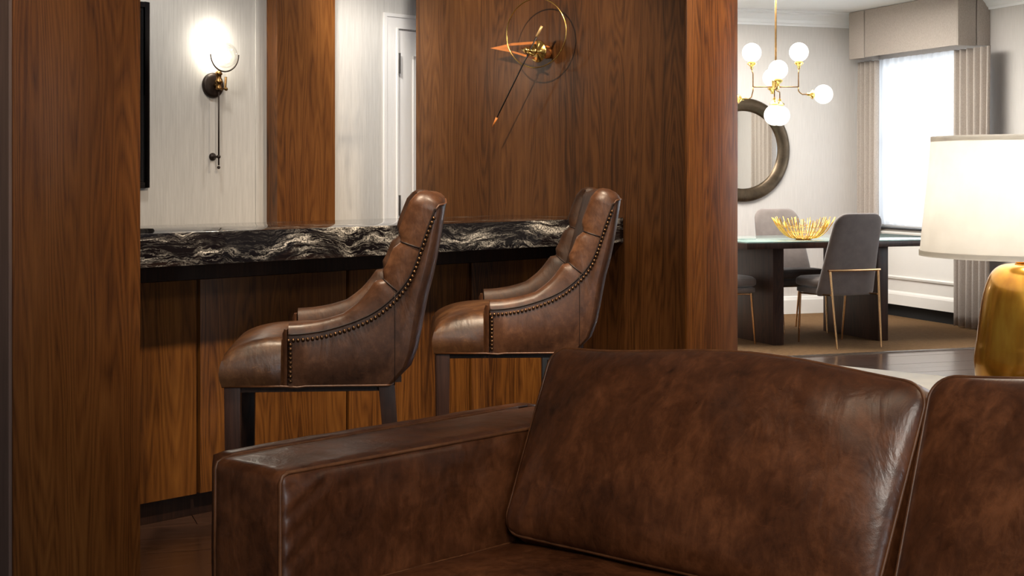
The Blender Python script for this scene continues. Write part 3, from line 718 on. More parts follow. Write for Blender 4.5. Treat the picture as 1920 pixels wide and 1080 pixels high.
def make_stool(label):
    st = empty('bar_stool', (0, 0, 0), 0, label, 'bar stool', 'leather bar stools along the counter')
    rc_ = 0.075
    ZT = NAIL[-1][1]+0.012
    # columns: near side (y=0) rim points, corner, back, corner, far side
    cols = []
    smax = rim[-1][0]
    for (s, x, z, nn) in rim: cols.append(('side', s, z, nn, 0))
    NC = 6
    for k in range(1, NC+1): cols.append(('corner', k/NC, ZT+0.006*math.sin(PI/2*k/NC), None, 0))
    NBk = 10
    for k in range(1, NBk): cols.append(('back', k/NBk, ZT+0.006+0.010*math.sin(PI*k/NBk), None, 0))
    for k in range(NC, 0, -1): cols.append(('corner', k/NC, ZT+0.006*math.sin(PI/2*k/NC), None, 1))
    for (s, x, z, nn) in reversed(rim): cols.append(('side', s, z, nn, 1))
    def plan(c, z):
        kind, u, zt, nn, far = c
        xb = interp(XB, z)
        xe = X0+smax*(xb-X0) if kind == 'side' else None
        xs = X0+smax*(xb-X0); r = xb-xs; rr = max(r, 0.012); ry = 0.07
        if kind == 'side':
            x = X0+u*(xb-X0); y = 0.0; n = Vector((0, 1, 0))
        elif kind == 'corner':
            a = u*PI/2; x = xs+rr*math.sin(a); y = ry*(1-math.cos(a)); n = Vector((-math.sin(a), math.cos(a), 0))
        else:
            x = xs+rr+0.006*math.sin(PI*u); y = ry+(W-2*ry)*u; n = Vector((-1, 0, 0)); return Vector((x, y, z)), n
        # gentle tumblehome of side panel
        if far: y = W-y; n = Vector((n.x, -n.y, 0))
        return Vector((x, y, z)), n
    mb = MB(); grid = []
    t = 0.062; NV = 10; NR = 8
    zseat = 0.74
    rimtop = []
    for ci, c in enumerate(cols):
        kind, u, zt, nn, far = c
        colv = []
        for k in range(NV+1):
            z = ZB+(zt-ZB)*k/NV
            p, n = plan(c, z)
            bulge = 0.010*math.sin(PI*k/NV)
            p = p-n*bulge*(0.8 if kind != 'side' else min(1.0, u/0.15))
            colv.append(p)
        p, n = plan(c, zt); rimtop.append((p.copy(), n))
        if kind == 'side':
            h = nn; hh_ = 0.042+0.040*min(1, max(0, (u-0.45)/0.35)); tt = t
            ri = ci if not far else len(cols)-1-ci
            for fr_ in (0.56, 0.80): hh_ *= 1-0.22*math.exp(-((ri-int(fr_*len(rim)))/1.3)**2)
        else:
            f_ = u if kind == 'corner' else 1.0
            h = (rim[-1][3]*(1-f_)+Vector((0, 0, 1))*f_).normalized(); hh_ = 0.079*(1-f_)+0.030*f_; tt = t+0.028*f_
        for k in range(1, NR+1):
            a = PI*k/NR
            colv.append(p+n*(tt/2*(1-math.cos(a)))+h*(hh_*math.sin(a)**0.8 if math.sin(a) > 1e-6 else 0))
        q = p+n*tt
        # inner surface goes down to below the seat top
        if kind == 'side':
            for k in range(1, 6):
                z = q.z+(zseat-q.z)*k/5; pp, n2 = plan(c, z); colv.append(Vector((min(q.x, pp.x), q.y, z)))
        else:
            for k in range(1, 6):
                z = q.z+(zseat-q.z)*k/5; pp, n2 = plan(c, z); colv.append(pp+n2*(tt+0.01*math.sin(PI*k/5)))
        grid.append(colv)
    m = len(grid[0]); vs = [v for g in grid for v in g]; fs = []
    for i in range(len(grid)-1):
        for k in range(m-1): fs.append((i*m+k, (i+1)*m+k, (i+1)*m+k+1, i*m+k+1))
    fs.append(tuple(range(m))); fs.append(tuple((len(grid)-1)*m+k for k in range(m)))
    mb.add(vs, fs)
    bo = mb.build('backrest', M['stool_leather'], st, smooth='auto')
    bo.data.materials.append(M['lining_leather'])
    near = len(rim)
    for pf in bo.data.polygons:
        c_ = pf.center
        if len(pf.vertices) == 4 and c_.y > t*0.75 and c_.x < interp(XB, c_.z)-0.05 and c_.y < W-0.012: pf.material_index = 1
    # arm front pads (rounded fronts)
    for far in (0, 1):
        y0_, y1_ = (0.002, t) if not far else (W-t, W-0.002)
        z1_ = NAIL[0][1]+0.03
        a = MB(); seg = 8; prof = []
        for k in range(seg+1):
            q = PI*k/seg; prof.append((y0_+(y1_-y0_)*(1-math.cos(q))/2, 0.016*math.sin(q)))
        vs = []
        zs = [ZB+0.002, ZB+0.04, ZB+0.09, z1_-0.02, z1_-0.006]
        for z in zs:
            sh = 0.65 if z == zs[-1] else 1.0
            for (y, dxx) in prof: vs.append((X0-dxx*sh, y, z))
        n_ = seg+1
        a.add(vs, [(i*n_+k, i*n_+k+1, (i+1)*n_+k+1, (i+1)*n_+k) for i in range(4) for k in range(seg)])
        a.add([vs[4*n_+k] for k in range(n_)], [tuple(range(n_))])
        a.build('arm_front', M['stool_leather'], st, smooth='auto')
    # seat cushion (T shape: full width ahead of the arms)
    sm_ = MB(); nx, ny = 26, 20; vs = []; 
    def seat_pt(a, b2, top):
        # a 0..1 front to back, b2 -1..1
        x = a*0.53; y = W/2+b2*(W/2-0.002)
        e = min(1, x/0.15); rnd = math.sqrt(max(0, 1-(1-e)**2))
        ed = min(1, (1-abs(b2))*(W/2)/0.045); rnd2 = math.sqrt(max(0, 1-(1-ed)**2))
        ztop = 0.718+0.058*rnd*min(1, 0.35+rnd2*0.65)*rnd2**0.5+0.026*math.sin(PI*min(1, a*1.1))*(1-b2*b2)
        return (x, y, ztop)
    top = [[seat_pt((i/nx)**1.3, math.copysign(1-(1-abs(-1+2*j/ny))**1.4, -1+2*j/ny), True) for j in range(ny+1)] for i in range(nx+1)]
    vs = [p for r_ in top for p in r_]; n_ = ny+1
    fs = [(i*n_+j, i*n_+j+1, (i+1)*n_+j+1, (i+1)*n_+j) for i in range(nx) for j in range(ny)]
    # arms cut: squeeze y inward behind X0
    out = []
    for (x, y, z) in vs:
        if x > X0-0.012:
            k = min(1, (x-X0+0.012)/0.02); lim = (W/2-0.002)-(t-0.006)*k
            y = W/2+max(-lim, min(lim, y-W/2))
        out.append((x, y, z))
    rimi = [(i, 0) for i in range(nx+1)]+[(nx, j) for j in range(1, ny+1)]+[(i, ny) for i in range(nx-1, -1, -1)]+[(0, j) for j in range(ny-1, 0, -1)]
    o_ = len(out); R_ = len(rimi)
    lv = []
    for k in range(1, 5):
        for (i, j) in rimi:
            x, y, z = out[i*n_+j]; tt_ = k/4; bul = 0.008*math.sin(PI*tt_)
            xx = x-(bul if i == 0 else 0); yy = y-(bul if (j == 0 and x < X0-0.02) else 0)+(bul if (j == ny and x < X0-0.02) else 0)
            lv.append((xx, yy, z+(ZB-z)*tt_))
    top_ix = [i*n_+j for (i, j) in rimi]
    fs2 = []
    for k in range(4):
        for q in range(R_):
            q2 = (q+1) % R_
            a0 = top_ix[q] if k == 0 else o_+(k-1)*R_+q; a1 = top_ix[q2] if k == 0 else o_+(k-1)*R_+q2
            fs2.append((a0, a1, o_+k*R_+q2, o_+k*R_+q))
    fs2.append(tuple(o_+3*R_+q for q in range(R_)))
    sm_.add(out+lv, fs+fs2)
    sm_.build('seat', M['seat_leather'], st, smooth='auto')
    # welts: bottom edge, arm inner line
    bt = [(0.0, 0.0, ZB), (X0, 0.0, ZB)]
    loop = [(0.003, 0.003, ZB), (X0-0.01, 0.0, ZB-0.001), (X0+0.03, -0.001, ZB-0.004)]
    for c in cols:
        p, n = plan(c, ZB); 
        if c[0] == 'side' and (c[1] < 0.15): continue
        loop.append((p.x, p.y, ZB-0.001))
    loop += [(X0, W, ZB), (0.003, W-0.003, ZB)]
    MB().tube(loop, 0.0035, 6, closed=True).build('welt', M['piping'], st, smooth=True)
    boxo('seat_frame', M['dark_wood'], st, 0.02, 0.50, 0.02, W-0.02, ZB-0.02, ZB+0.02)
    # seams: stitched lines over the roll and the vertical side seam
    SB = []
    for frac in (0.56, 0.80):
        idx = int(frac*len(rim)); g = grid[idx]
        sb = MB(); SB.append(sb); sb.tube([v for v in g[NV:NV+NR+1]], 0.0030, 6)
        g = grid[len(grid)-1-idx]; sb = MB(); SB.append(sb); sb.tube([v for v in g[NV:NV+NR+1]], 0.0026, 6)
    for far in (0, 1):
        pts_ = []
        for k in range(NV-1):
            z = ZB+(0.985-ZB)*k/NV; 
            xb = interp(XB, z); x = X0+0.86*(interp(XB, 0.70)-X0); bul = 0.010*math.sin(PI*k/NV)
            pts_.append((x, -bul-0.0005 if not far else W+bul+0.0005, z))
        sb = MB(); SB.append(sb); sb.tube(pts_, 0.0012, 6)
    # inner piping along the roll
    for far in (0, 1):
        src = rimtop[:len(rim)] if not far else rimtop[len(rimtop)-len(rim):]
        off = -0.003 if not far else 0.003
        sb = MB(); SB.append(sb); sb.tube([(p.x, p.y+off, p.z+0.010) for p, n in src], 0.0030, 6)
    # top seam of the back
    for sb in SB: sb.build('seam', M['crease'], st, smooth=True)
    tp_ = MB(); tp_.tube([g[NV]+Vector((0, 0, 0.004)) for g in grid[len(rim)-2:len(grid)-len(rim)+2]], 0.0035, 6)
    tp_.build('top_welt', M['piping'], st, smooth=True)
    # nail heads (one small trim of domes)
    nm = MB()
    def dome(x, y, z, sgn):
        nm.sphere((x, y, z), 0.0052, 8, 6, (1, 0.55, 1))
    acc = 0; last = None
    for far in (0, 1):
        yv = -0.004 if not far else W+0.004
        poly = [(p[1], p[2]-0.008) for p in rim]
        # resample to 9.5 mm; tighten into stitching toward the top
        dense = []
        for (xa, za), (xb2, zb2) in zip(poly, poly[1:]):
            for k in range(10): dense.append((xa+(xb2-xa)*k/10, za+(zb2-za)*k/10))
        lx, lz = None, None
        for (x, z) in dense:
            if lx is None or math.hypot(x-lx, z-lz) >= 0.0135:
                nm.sphere((x, yv-(0.002 if not far else -0.002)*(x>X0+0.05), z), 0.0058, 8, 6, (1, 0.75, 1)); lx, lz = x, z
        z = NAIL[0][1]-0.020
        while z > ZB+0.008:
            nm.sphere((X0+0.010, yv, z), 0.0058, 8, 6, (1, 0.75, 1)); z -= 0.0135
    nt_ = nm.build('nail_trim', M['nail'], st, smooth=True); nt_['kind'] = 'stuff'
    # legs
    def leg(x, y, splay):
        l = MB(); q = 0.024; q2 = 0.018; pts_ = []
        for (z, s_, d) in ((ZB-0.001, q, 0), (0.0, q2, splay)):
            for (i, j) in ((-1, -1), (1, -1), (1, 1), (-1, 1)): pts_.append((x+i*s_+d, y+j*s_, z))
        l.add(pts_, [(0, 1, 2, 3), (7, 6, 5, 4), (0, 4, 5, 1), (1, 5, 6, 2), (2, 6, 7, 3), (3, 7, 4, 0)])
        l.build('leg', M['leg_wood'], st, bevel=0.002)
    for y in (0.03, W-0.03): leg(0.031, y, 0.0); leg(0.485, y, 0.05)
    fr_ = MB(); fr_.box(0.035, 0.05, 0.03, W-0.03, 0.22, 0.245); fr_.build('footrest', M['dark_wood'], st, bevel=0.002)
    for (a_, b_) in ((0.024, 0.038), (W-0.038, W-0.024)): MB().box(0.04, 0.50, a_, b_, 0.28, 0.30).build('stretcher', M['dark_wood'], st)
    return st
st1 = make_stool('brown leather bar stool with nailhead trim, nearest, left of the pair at the bar')
st2 = copy_tree(st1); st2['label'] = 'brown leather bar stool with nailhead trim, farther, near the walnut clock wall'
st1.location = ((415-960)/2800*4.4, 4.4, 0); st1.rotation_euler = (0, 0, math.radians(5))
st2.location = ((814-960)/2800*5.22, 5.22, 0); st2.rotation_euler = (0, 0, math.radians(3.5))

# ------------------------------------------------------------------ SOFA
sofa = empty('sofa', S0, AS, 'large distressed brown leather sofa with square arm in the foreground', 'sofa')
LEN = 2.3
def softbox(x0, x1, y0, y1, z0, z1, r=0.02, n=(10, 24, 14), puff=0.0, wob=0.0, seed=0):
    """rounded box with subdivided, slightly puffed faces"""
    mb = MB(); nx, ny, nz = n
    def face(nu, nv, fn):
        vs = [fn(i/nu, j/nv) for j in range(nv+1) for i in range(nu+1)]
        mb.add(vs, [(j*(nu+1)+i, j*(nu+1)+i+1, (j+1)*(nu+1)+i+1, (j+1)*(nu+1)+i) for j in range(nv) for i in range(nu)])
    X = lambda u: x0+(x1-x0)*u; Y = lambda u: y0+(y1-y0)*u; Z = lambda u: z0+(z1-z0)*u
    face(nx, ny, lambda u, v: (X(u), Y(v), z0)); face(nx, ny, lambda u, v: (X(u), Y(v), z1))
    face(nx, nz, lambda u, v: (X(u), y0, Z(v))); face(nx, nz, lambda u, v: (X(u), y1, Z(v)))
    face(ny, nz, lambda u, v: (x0, Y(u), Z(v))); face(ny, nz, lambda u, v: (x1, Y(u), Z(v)))
    cx, cy, cz = (x0+x1)/2, (y0+y1)/2, (z0+z1)/2; hx, hy, hz = (x1-x0)/2, (y1-y0)/2, (z1-z0)/2
    out = []
    for (x, y, z) in mb.v:
        # round: clamp to inner box then push out by r
        ix = max(x0+r, min(x1-r, x)); iy = max(y0+r, min(y1-r, y)); iz = max(z0+r, min(z1-r, z))
        d = Vector((x-ix, y-iy, z-iz)); L_ = d.length
        if L_ > 1e-9: d = d/L_*r
        p = Vector((ix, iy, iz))+d; nn = d.normalized() if L_ > 1e-9 else Vector((0, 0, 0))
        a, b_, c = (x-cx)/hx, (y-cy)/hy, (z-cz)/hz
        if puff or wob:
            fx = (1-a*a); fy = (1-b_*b_); fz = (1-c*c)
            am = 0
            if abs(abs(a)-1) < 1e-6: am = fy*fz
            elif abs(abs(b_)-1) < 1e-6: am = fx*fz
            elif abs(abs(c)-1) < 1e-6: am = fx*fy
            am = max(0, am)
            p += nn*(puff*am**0.5+wob*hnoise(x+seed, y, z, 7)*min(1, am*3))
        out.append(tuple(p))
    mb.v = out; return mb
# arm: thin outer slab + padded inner box
AH = 0.63
softbox(-0.308, -0.248, 0.035, 1.10, 0.06, AH+0.002, 0.016, (6, 30, 16), 0.002, 0.002, 3).build('arm_outer_panel', M['sofa_leather'], sofa, smooth=True)
# pad with wrinkles at the front seam
def armpad(x0, x1, y0, y1, wr=True):
    mb = softbox(x0, x1, y0, y1, 0.06, AH, 0.018, (12, 70, 44), 0.008, 0.003, 1)
    if wr:
        out = []
        for (x, y, z) in mb.v:
            if x > x1-0.012:
                d = y-y0; h = AH-z
                # pulled folds fanning from the top front corner
                for (q0, sl, am, wd) in ((0.05, 0.55, 0.009, 0.017), (0.10, 0.65, 0.010, 0.019), (0.155, 0.8, 0.009, 0.021), (0.22, 0.9, 0.006, 0.024)):
                    u = h+d*sl-q0-0.03; fall = math.exp(-((d-0.06)/0.09)**2)
                    x += am*math.exp(-(u/wd)**2)*fall - 0.3*am*fall*math.exp(-((u-wd*1.4)/wd)**2)
                x += 0.004*math.sin(y*38+z*9)*math.exp(-((h-0.03)/0.05)**2)*0.4
            out.append((x, y, z))
        mb.v = out
    return mb
armpad(-0.243, 0.0, 0.0, 1.10).build('arm_pad', M['sofa_leather'], sofa, smooth=True)
pp = MB()
r_ = 0.0045
def pipe_L(x, y0, y1, ztop, r=0.02):
    return [(x, y0, 0.07), (x, y0, 0.3), (x, y0, ztop-r), (x, y0+r*0.3, ztop-r*0.3), (x, y0+r, ztop)]+[(x, y0+r+(y1-y0-r)*k/8, ztop) for k in range(1, 9)]
pp.tube(pipe_L(-0.005, 0.0035, 1.0, AH-0.003), r_, 8)
pp.tube(pipe_L(-0.239, 0.0035, 1.0, AH-0.003), r_, 8)
pp.tube(pipe_L(-0.252, 0.040, 1.05, AH), 0.003, 8)
pp.build('arm_piping', M['piping'], sofa, smooth=True)
sm2 = MB()
z = 0.08
while z < AH-0.03:
    sm2.box(-0.0185, -0.0165, -0.0008, 0.002, z, z+0.006); z += 0.0105
y = 0.04
st_ = sm2.build('arm_stitching', M['stitch'], sofa); st_['kind'] = 'stuff'
# back frame, base
softbox(-0.20, LEN+0.2, 0.945, 1.10, 0.06, 0.625, 0.02, (30, 6, 14), 0.004, 0.003, 8).build('back_frame', M['sofa_leather'], sofa, smooth=True)
softbox(0.001, LEN-0.001, 0.02, 0.94, 0.06, 0.20, 0.015, (20, 10, 4), 0.002, 0.0, 8).build('base', M['sofa_leather'], sofa, smooth=True)
softbox(LEN, LEN+0.25, 0.0, 1.10, 0.06, AH, 0.018, (8, 24, 16), 0.006, 0.003, 4).build('arm', M['sofa_leather'], sofa, smooth=True)
for x in (-0.2, LEN+0.2):
    for y in (0.06, 1.04):
        MB().lathe([(1e-4, 0), (0.018, 0), (0.026, 0.062), (1e-4, 0.062)], 14, 'z', (x, y, 0)).build('leg', M['dark_wood'], sofa, smooth='auto')
CW = 1.035
def seat_cushion(xc, w):
    mb, rims = pillow(w, 0.90, 0.165, 0.030, 0.05, 26, 0.004, xc*3, 2.6)
    rot = lambda p: (p[0]+xc, p[2]+0.43, 0.272-p[1])
    mb.v = [rot(p) for p in mb.v]
    o = mb.build('seat_cushion', M['sofa_leather'], sofa, smooth=True)
    for r in rims: MB().tube([rot(p) for p in r], 0.0045, 6, closed=True).build('piping', M['piping'], o, smooth=True)
for k in range(2): seat_cushion(0.008+CW*0.5+k*(CW+0.012)+ (0 if k == 0 else 0.05), CW if k == 0 else LEN-CW-0.02-0.06)
def back_cushion(x_left, w, seed, sag=0.0, Hh=0.485):
    TH = 0.155
    tilt = math.radians(25.5)
    def warp(x, y, z, a, b):
        # saggy top edge and pinched bottom
        z2 = z - sag*(max(0, b))**2*(0.5-0.5*math.cos(PI*(a+1)))
        z2 += 0.008*math.sin(3*a+seed)*max(0, b)
        # folds near lower left corner
        if y < 0 and a < -0.35 and b < 0.2 and abs(a) < 0.999 and abs(b) < 0.999:
            f = (-0.35-a)/0.65*(0.2-b)/1.2
            for k_ in range(4):
                u = (a+0.98-0.11*k_)+(b+1)*0.16*(-1)
                y -= 0.013*math.exp(-(u/0.035)**2)*min(1, f*4)*math.exp(-((b+0.62)/0.4)**2)
        x2 = x + 0.018*(b)*(-1)*(-a)*0.5
        return x2, y, z2
    mb, rims = pillow(w, Hh, TH, 0.072, 0.055, 40, 0.006, seed, 2.4, m=warp, backcrown=0.03)
    ct, s_ = math.cos(tilt), math.sin(tilt)
    def rot(p):
        x, y, z = p; z += Hh/2
        yy = y*ct+z*s_; zz = -y*s_+z*ct
        return (x+x_left+w/2, yy+0.735, zz+0.359)
    mb.v = [rot(p) for p in mb.v]
    o = mb.build('back_cushion', M['sofa_leather'], sofa, smooth=True)
    for r in rims: MB().tube([rot(p) for p in r], 0.0042, 6, closed=True).build('piping', M['piping'], o, smooth=True)
    return o
back_cushion(0.012, 1.03, 0.0, -0.030)
back_cushion(1.062, 1.20, 2.0, -0.02, 0.515)

# ------------------------------------------------------------------ CONSOLE TABLE behind the sofa + LAMP
con = empty('console_table', S0, AS, 'narrow cream stone topped console table behind the sofa', 'console table')
boxo('top', M['stone'], con, 0.42, 2.25, 1.115, 1.51, 0.722, 0.76, bevel=0.003)
boxo('apron', M['espresso'], con, 0.47, 2.20, 1.15, 1.475, 0.67, 0.7215)
for x in (0.47, 2.15):
    for y in (1.15, 1.425): boxo('leg', M['espresso'], con, x, x+0.05, y, y+0.05, 0, 0.6695, bevel=0.002)
LX, LY = 1.178, 3.40
lp = empty('table_lamp', (LX, LY, 0.7605), 0, 'table lamp with glossy gold ovoid body and lit white drum shade', 'lamp')
K = LY/2800
prof = []
def body(px, y): return ((1928-px)*K, EYE-(y-326)*K-0.7605)
pts = [body(1846, 743), body(1836, 728), body(1830, 705), body(1828, 680), body(1830, 655), body(1833, 637), body(1838, 590), body(1845, 550), body(1855, 520), body(1866, 505), body(1880, 497), body(1900, 494), body(1912, 493)]
cr_ = catmull([(a, 0, b_) for a, b_ in pts], 5)
prof = [(1e-4, 0.0)]+[(p.x-0.01, 0.0) for p in cr_[:1]]+[(p.x, max(0.0, p.z)) for p in cr_]
MB().lathe(prof+[(1e-4, prof[-1][1])], 64).build('body', M['gold_glaze'], lp, smooth=True)
zt_ = prof[-1][1]
MB().lathe([(0.012, zt_-0.002), (0.030, zt_), (0.034, zt_+0.006), (0.028, zt_+0.014), (0.014, zt_+0.018), (0.010, zt_+0.03), (0.010, zt_+0.05), (0.016, zt_+0.055), (0.016, zt_+0.085), (1e-4, zt_+0.085)], 32).build('neck', M['brass'], lp, smooth=True)
zs0, zs1 = EYE-(478-326)*K-0.7605, EYE-(258-326)*K-0.7605
r0, r1 = 0.242, 0.216
MB().lathe([(r0, zs0), (r1, zs1), (r1-0.002, zs1), (r0-0.002, zs0), (r0, zs0)], 96).build('lamp_shade', M['shade'], lp, smooth='auto')
for (r, z) in ((r0, zs0+0.003), (r1, zs1-0.003)):
    f = MB(); f.lathe([(r+0.0012, z-0.006), (r+0.0012, z+0.006), (r-0.003, z+0.006), (r-0.003, z-0.006), (r+0.0012, z-0.006)], 96)
    f.build('shade_trim', M['shade'], lp)
f = MB(); zz = zs1-0.02
for k in range(3):
    a = 2*PI*k/3+0.3; f.tube([(0, 0, zz), ((r1-0.004)*math.cos(a), (r1-0.004)*math.sin(a), zz)], 0.0018, 6)
f.tube([(0, 0, zt_+0.08), (0.04, 0, zt_+0.12), (0.04, 0, zz-0.03), (0, 0, zz)], 0.0018, 6); f.tube([(0, 0, zt_+0.08), (-0.04, 0, zt_+0.12), (-0.04, 0, zz-0.03), (0, 0, zz)], 0.0018, 6)
f.build('shade_carrier', M['brass'], lp)
zl = zt_+0.13
MB().sphere((0, 0, zl), 0.028, 16, 12, (1, 1, 1.25)).build('bulb', M['bulb'], lp, smooth=True)
q = point('table_lamp_light', (0, 0, 0), 6.3, (1.0, 0.94, 0.87), 0.04); q.parent = lp; q.location = (0, 0, zl+0.07)

# ------------------------------------------------------------------ DINING
Q0 = Vector((1.70, 10.80, 0))
tb = empty('dining_table', Q0, A3, 'dark wood dining table with green tinted glass top on slab legs', 'table')
TH_ = 0.775; TLn, TDp = 1.85, 1.02
boxo('top', M['espresso'], tb, 0, TLn, 0, TDp, TH_-0.052, TH_-0.010, bevel=0.003)
boxo('glass_top', M['table_glass'], tb, 0.002, TLn-0.002, 0.002, TDp-0.002, TH_-0.0095, TH_, bevel=0.001)
def tq(px, D): P = Vector(((px-960)/2800*D, D, 0))-Q0; return P.dot(D3), P.dot(D4)
a1, b1 = tq(1469, 11.03); a2, b2 = tq(1666, 11.32)
print('legs', a1, b1, a2, b2)
bl = (b1+b2)/2
for a in (a1, a2): boxo('slab_leg', M['espresso'], tb, a-0.09, a, bl, bl+0.78, 0.006, TH_-0.0525, bevel=0.003)

def make_chair(label):
    ch = empty('dining_chair', (0, 0, 0), 0, label, 'chair', 'taupe dining chairs round the table')
    # backrest
    n, m = 16, 22; T = 0.055
    zb_, zt = 0.375, 0.985
    def wz(z):
        u = (z-zb_)/(zt-zb_); w = 0.245-0.05*u; rr = 0.085
        if z > zt-rr: w -= rr-math.sqrt(max(0, rr*rr-(z-(zt-rr))**2))
        if z < zb_+0.03: w -= 0.03-math.sqrt(max(0, 0.0009-(zb_+0.03-z)**2))
        return max(w, 0.01)
    zs_ = [zb_+(zt-zb_)*(0.5-0.5*math.cos(PI*j/m)) for j in range(m+1)]
    yc = lambda z: -0.075-0.30*(z-0.38)-0.08*max(0, z-0.6)**2
    mb = MB(); vs = []; ring = []
    for j, z in enumerate(zs_):
        w = wz(z); r = []
        e = math.sqrt(max(0.0, 1-(2*j/m-1)**8)); th = T/2*max(0.12, e)
        for k in range(2*n):
            a = 2*PI*k/(2*n); ca, sa = math.cos(a), math.sin(a)
            x = w*math.copysign(abs(ca)**0.45, ca); y = th*math.copysign(abs(sa)**0.7, sa)
            y += 0.018*(x/0.24)**2
            r.append((x, yc(z)+y, z))
        vs += r
    R = 2*n
    fs = [(j*R+k, j*R+(k+1) % R, (j+1)*R+(k+1) % R, (j+1)*R+k) for j in range(m) for k in range(R)]
    fs += [tuple(range(R)), tuple(m*R+k for k in range(R))]
    MB().add(vs, fs).build('backrest', M['velvet'], ch, smooth=True)
    softbox(-0.225, 0.225, -0.06, 0.265, 0.435, 0.505, 0.028, (12, 12, 5), 0.012).build('seat', M['velvet'], ch, smooth=True)
    softbox(-0.220, 0.220, -0.07, 0.255, 0.385, 0.432, 0.018, (8, 8, 4), 0.002).build('seat_base', M['velvet'], ch, smooth=True)
    for s in (-1, 1):
        MB().tube([(s*0.188, -0.250, 0.006), (s*0.205, -0.185, 0.565)], 0.0085, 10, rr=[0.007, 0.0095]).build('leg', M['rosegold'], ch, smooth='auto')
        MB().tube([(s*0.190, 0.262, 0.006), (s*0.200, 0.225, 0.388)], 0.0085, 10, rr=[0.007, 0.0095]).build('leg', M['rosegold'], ch, smooth='auto')
    f = MB(); f.tube([(-0.222, -0.186, 0.568), (-0.1, -0.194, 0.568), (0.1, -0.194, 0.568), (0.222, -0.186, 0.568)], 0.0095, 10); f.build('back_rail', M['rosegold'], ch, smooth='auto')
    f = MB()
    for s in (-1, 1): f.tube([(s*0.199, -0.185, 0.39), (s*0.2, 0.22, 0.379)], 0.006, 8)
    f.tube([(-0.2, 0.21, 0.379), (0.2, 0.21, 0.379)], 0.006, 8)
    f.build('seat_rail', M['rosegold'], ch, smooth='auto')
    return ch
def place(ch, feet_mid, rz): ch.location = (feet_mid[0], feet_mid[1], 0); ch.rotation_euler = (0, 0, rz)
chA = make_chair('taupe upholstered dining chair with gold legs, back turned, at the near side of the table')
chB = copy_tree(chA); chB['label'] = 'taupe dining chair on the far side of the table, under the round mirror'
chC = copy_tree(chA); chC['label'] = 'taupe dining chair at the left end of the table, mostly hidden by the walnut wall'
place(chA, ((2.348+2.695+2.162+2.51)/4, (10.74+10.89+11.23+11.38)/4), A3+math.radians(1.5))
place(chB, (2.245, 12.06), A3+PI+math.radians(-2))
cC = Vector((1.805, 11.09, 0))+D4*0.19-D3*0.262
place(chC, cC, A3-PI/2)

# bowl
bw = empty('wire_bowl', Q0+D3*0.62+D4*0.42+Vector((0, 0, TH_+0.0005)), A3, 'gold wire bowl of upright twigs standing on the glass table top', 'bowl')
bx = (1506-960)/2800*11.2; bw.location = (bx, 11.2, TH_+0.0005)
f = MB(); f.lathe([(1e-4, 0), (0.055, 0), (0.058, 0.006), (0.05, 0.012), (1e-4, 0.010)], 28); f.build('base', M['goldwire'], bw, smooth='auto')
f = MB()
for i in range(84):
    a = 2*PI*i/84+random.uniform(-0.02, 0.02); L_ = random.uniform(0.82, 1.06)
    r1_ = 0.045; R1 = 0.225*L_; hgt = 0.150*L_**1.5
    pt = []
    for k in range(6):
        u = k/5; r = r1_+(R1-r1_)*(u**0.75); z = 0.008+hgt*u**1.9
        aa = a+random.uniform(-0.012, 0.012); pt.append((r*math.cos(aa), r*math.sin(aa), z))
    f.tube(pt, 0.0021, 5, rr=[0.0021]*5+[0.003])
for rr_, zz_ in ((0.09, 0.026), (0.14, 0.058), (0.185, 0.10)):
    f.tube([(rr_*math.cos(2*PI*k/48), rr_*math.sin(2*PI*k/48), zz_+0.003*math.sin(k*2.1)) for k in range(48)], 0.002, 5, closed=True)
o = f.build('twigs', M['goldwire'], bw, smooth=True); o['kind'] = 'stuff'

# mirror on the dining wall
mP = Vector(((1396-960)/2800*13.3, 13.3, 0)); am = (mP-WC).dot(D3); zm = EYE+(326-281)*13.33/2800
mr = empty('round_mirror', WC+D3*am+Vector((0, 0, zm)), A3, 'large round mirror with a broad dark bronze frame on the beige wall', 'mirror')
MB().lathe([(0.452, 0.0), (0.465, -0.010), (0.462, -0.030), (0.44, -0.044), (0.40, -0.040), (0.365, -0.026), (0.350, -0.018), (0.346, -0.010), (0.346, 0.0), (0.452, 0.0)], 96, 'y').build('frame', M['mirror_frame'], mr, smooth=True)
MB().lathe([(1e-4, -0.010), (0.347, -0.010), (0.347, -0.004), (1e-4, -0.004)], 96, 'y').build('glass', M['mirror'], mr)

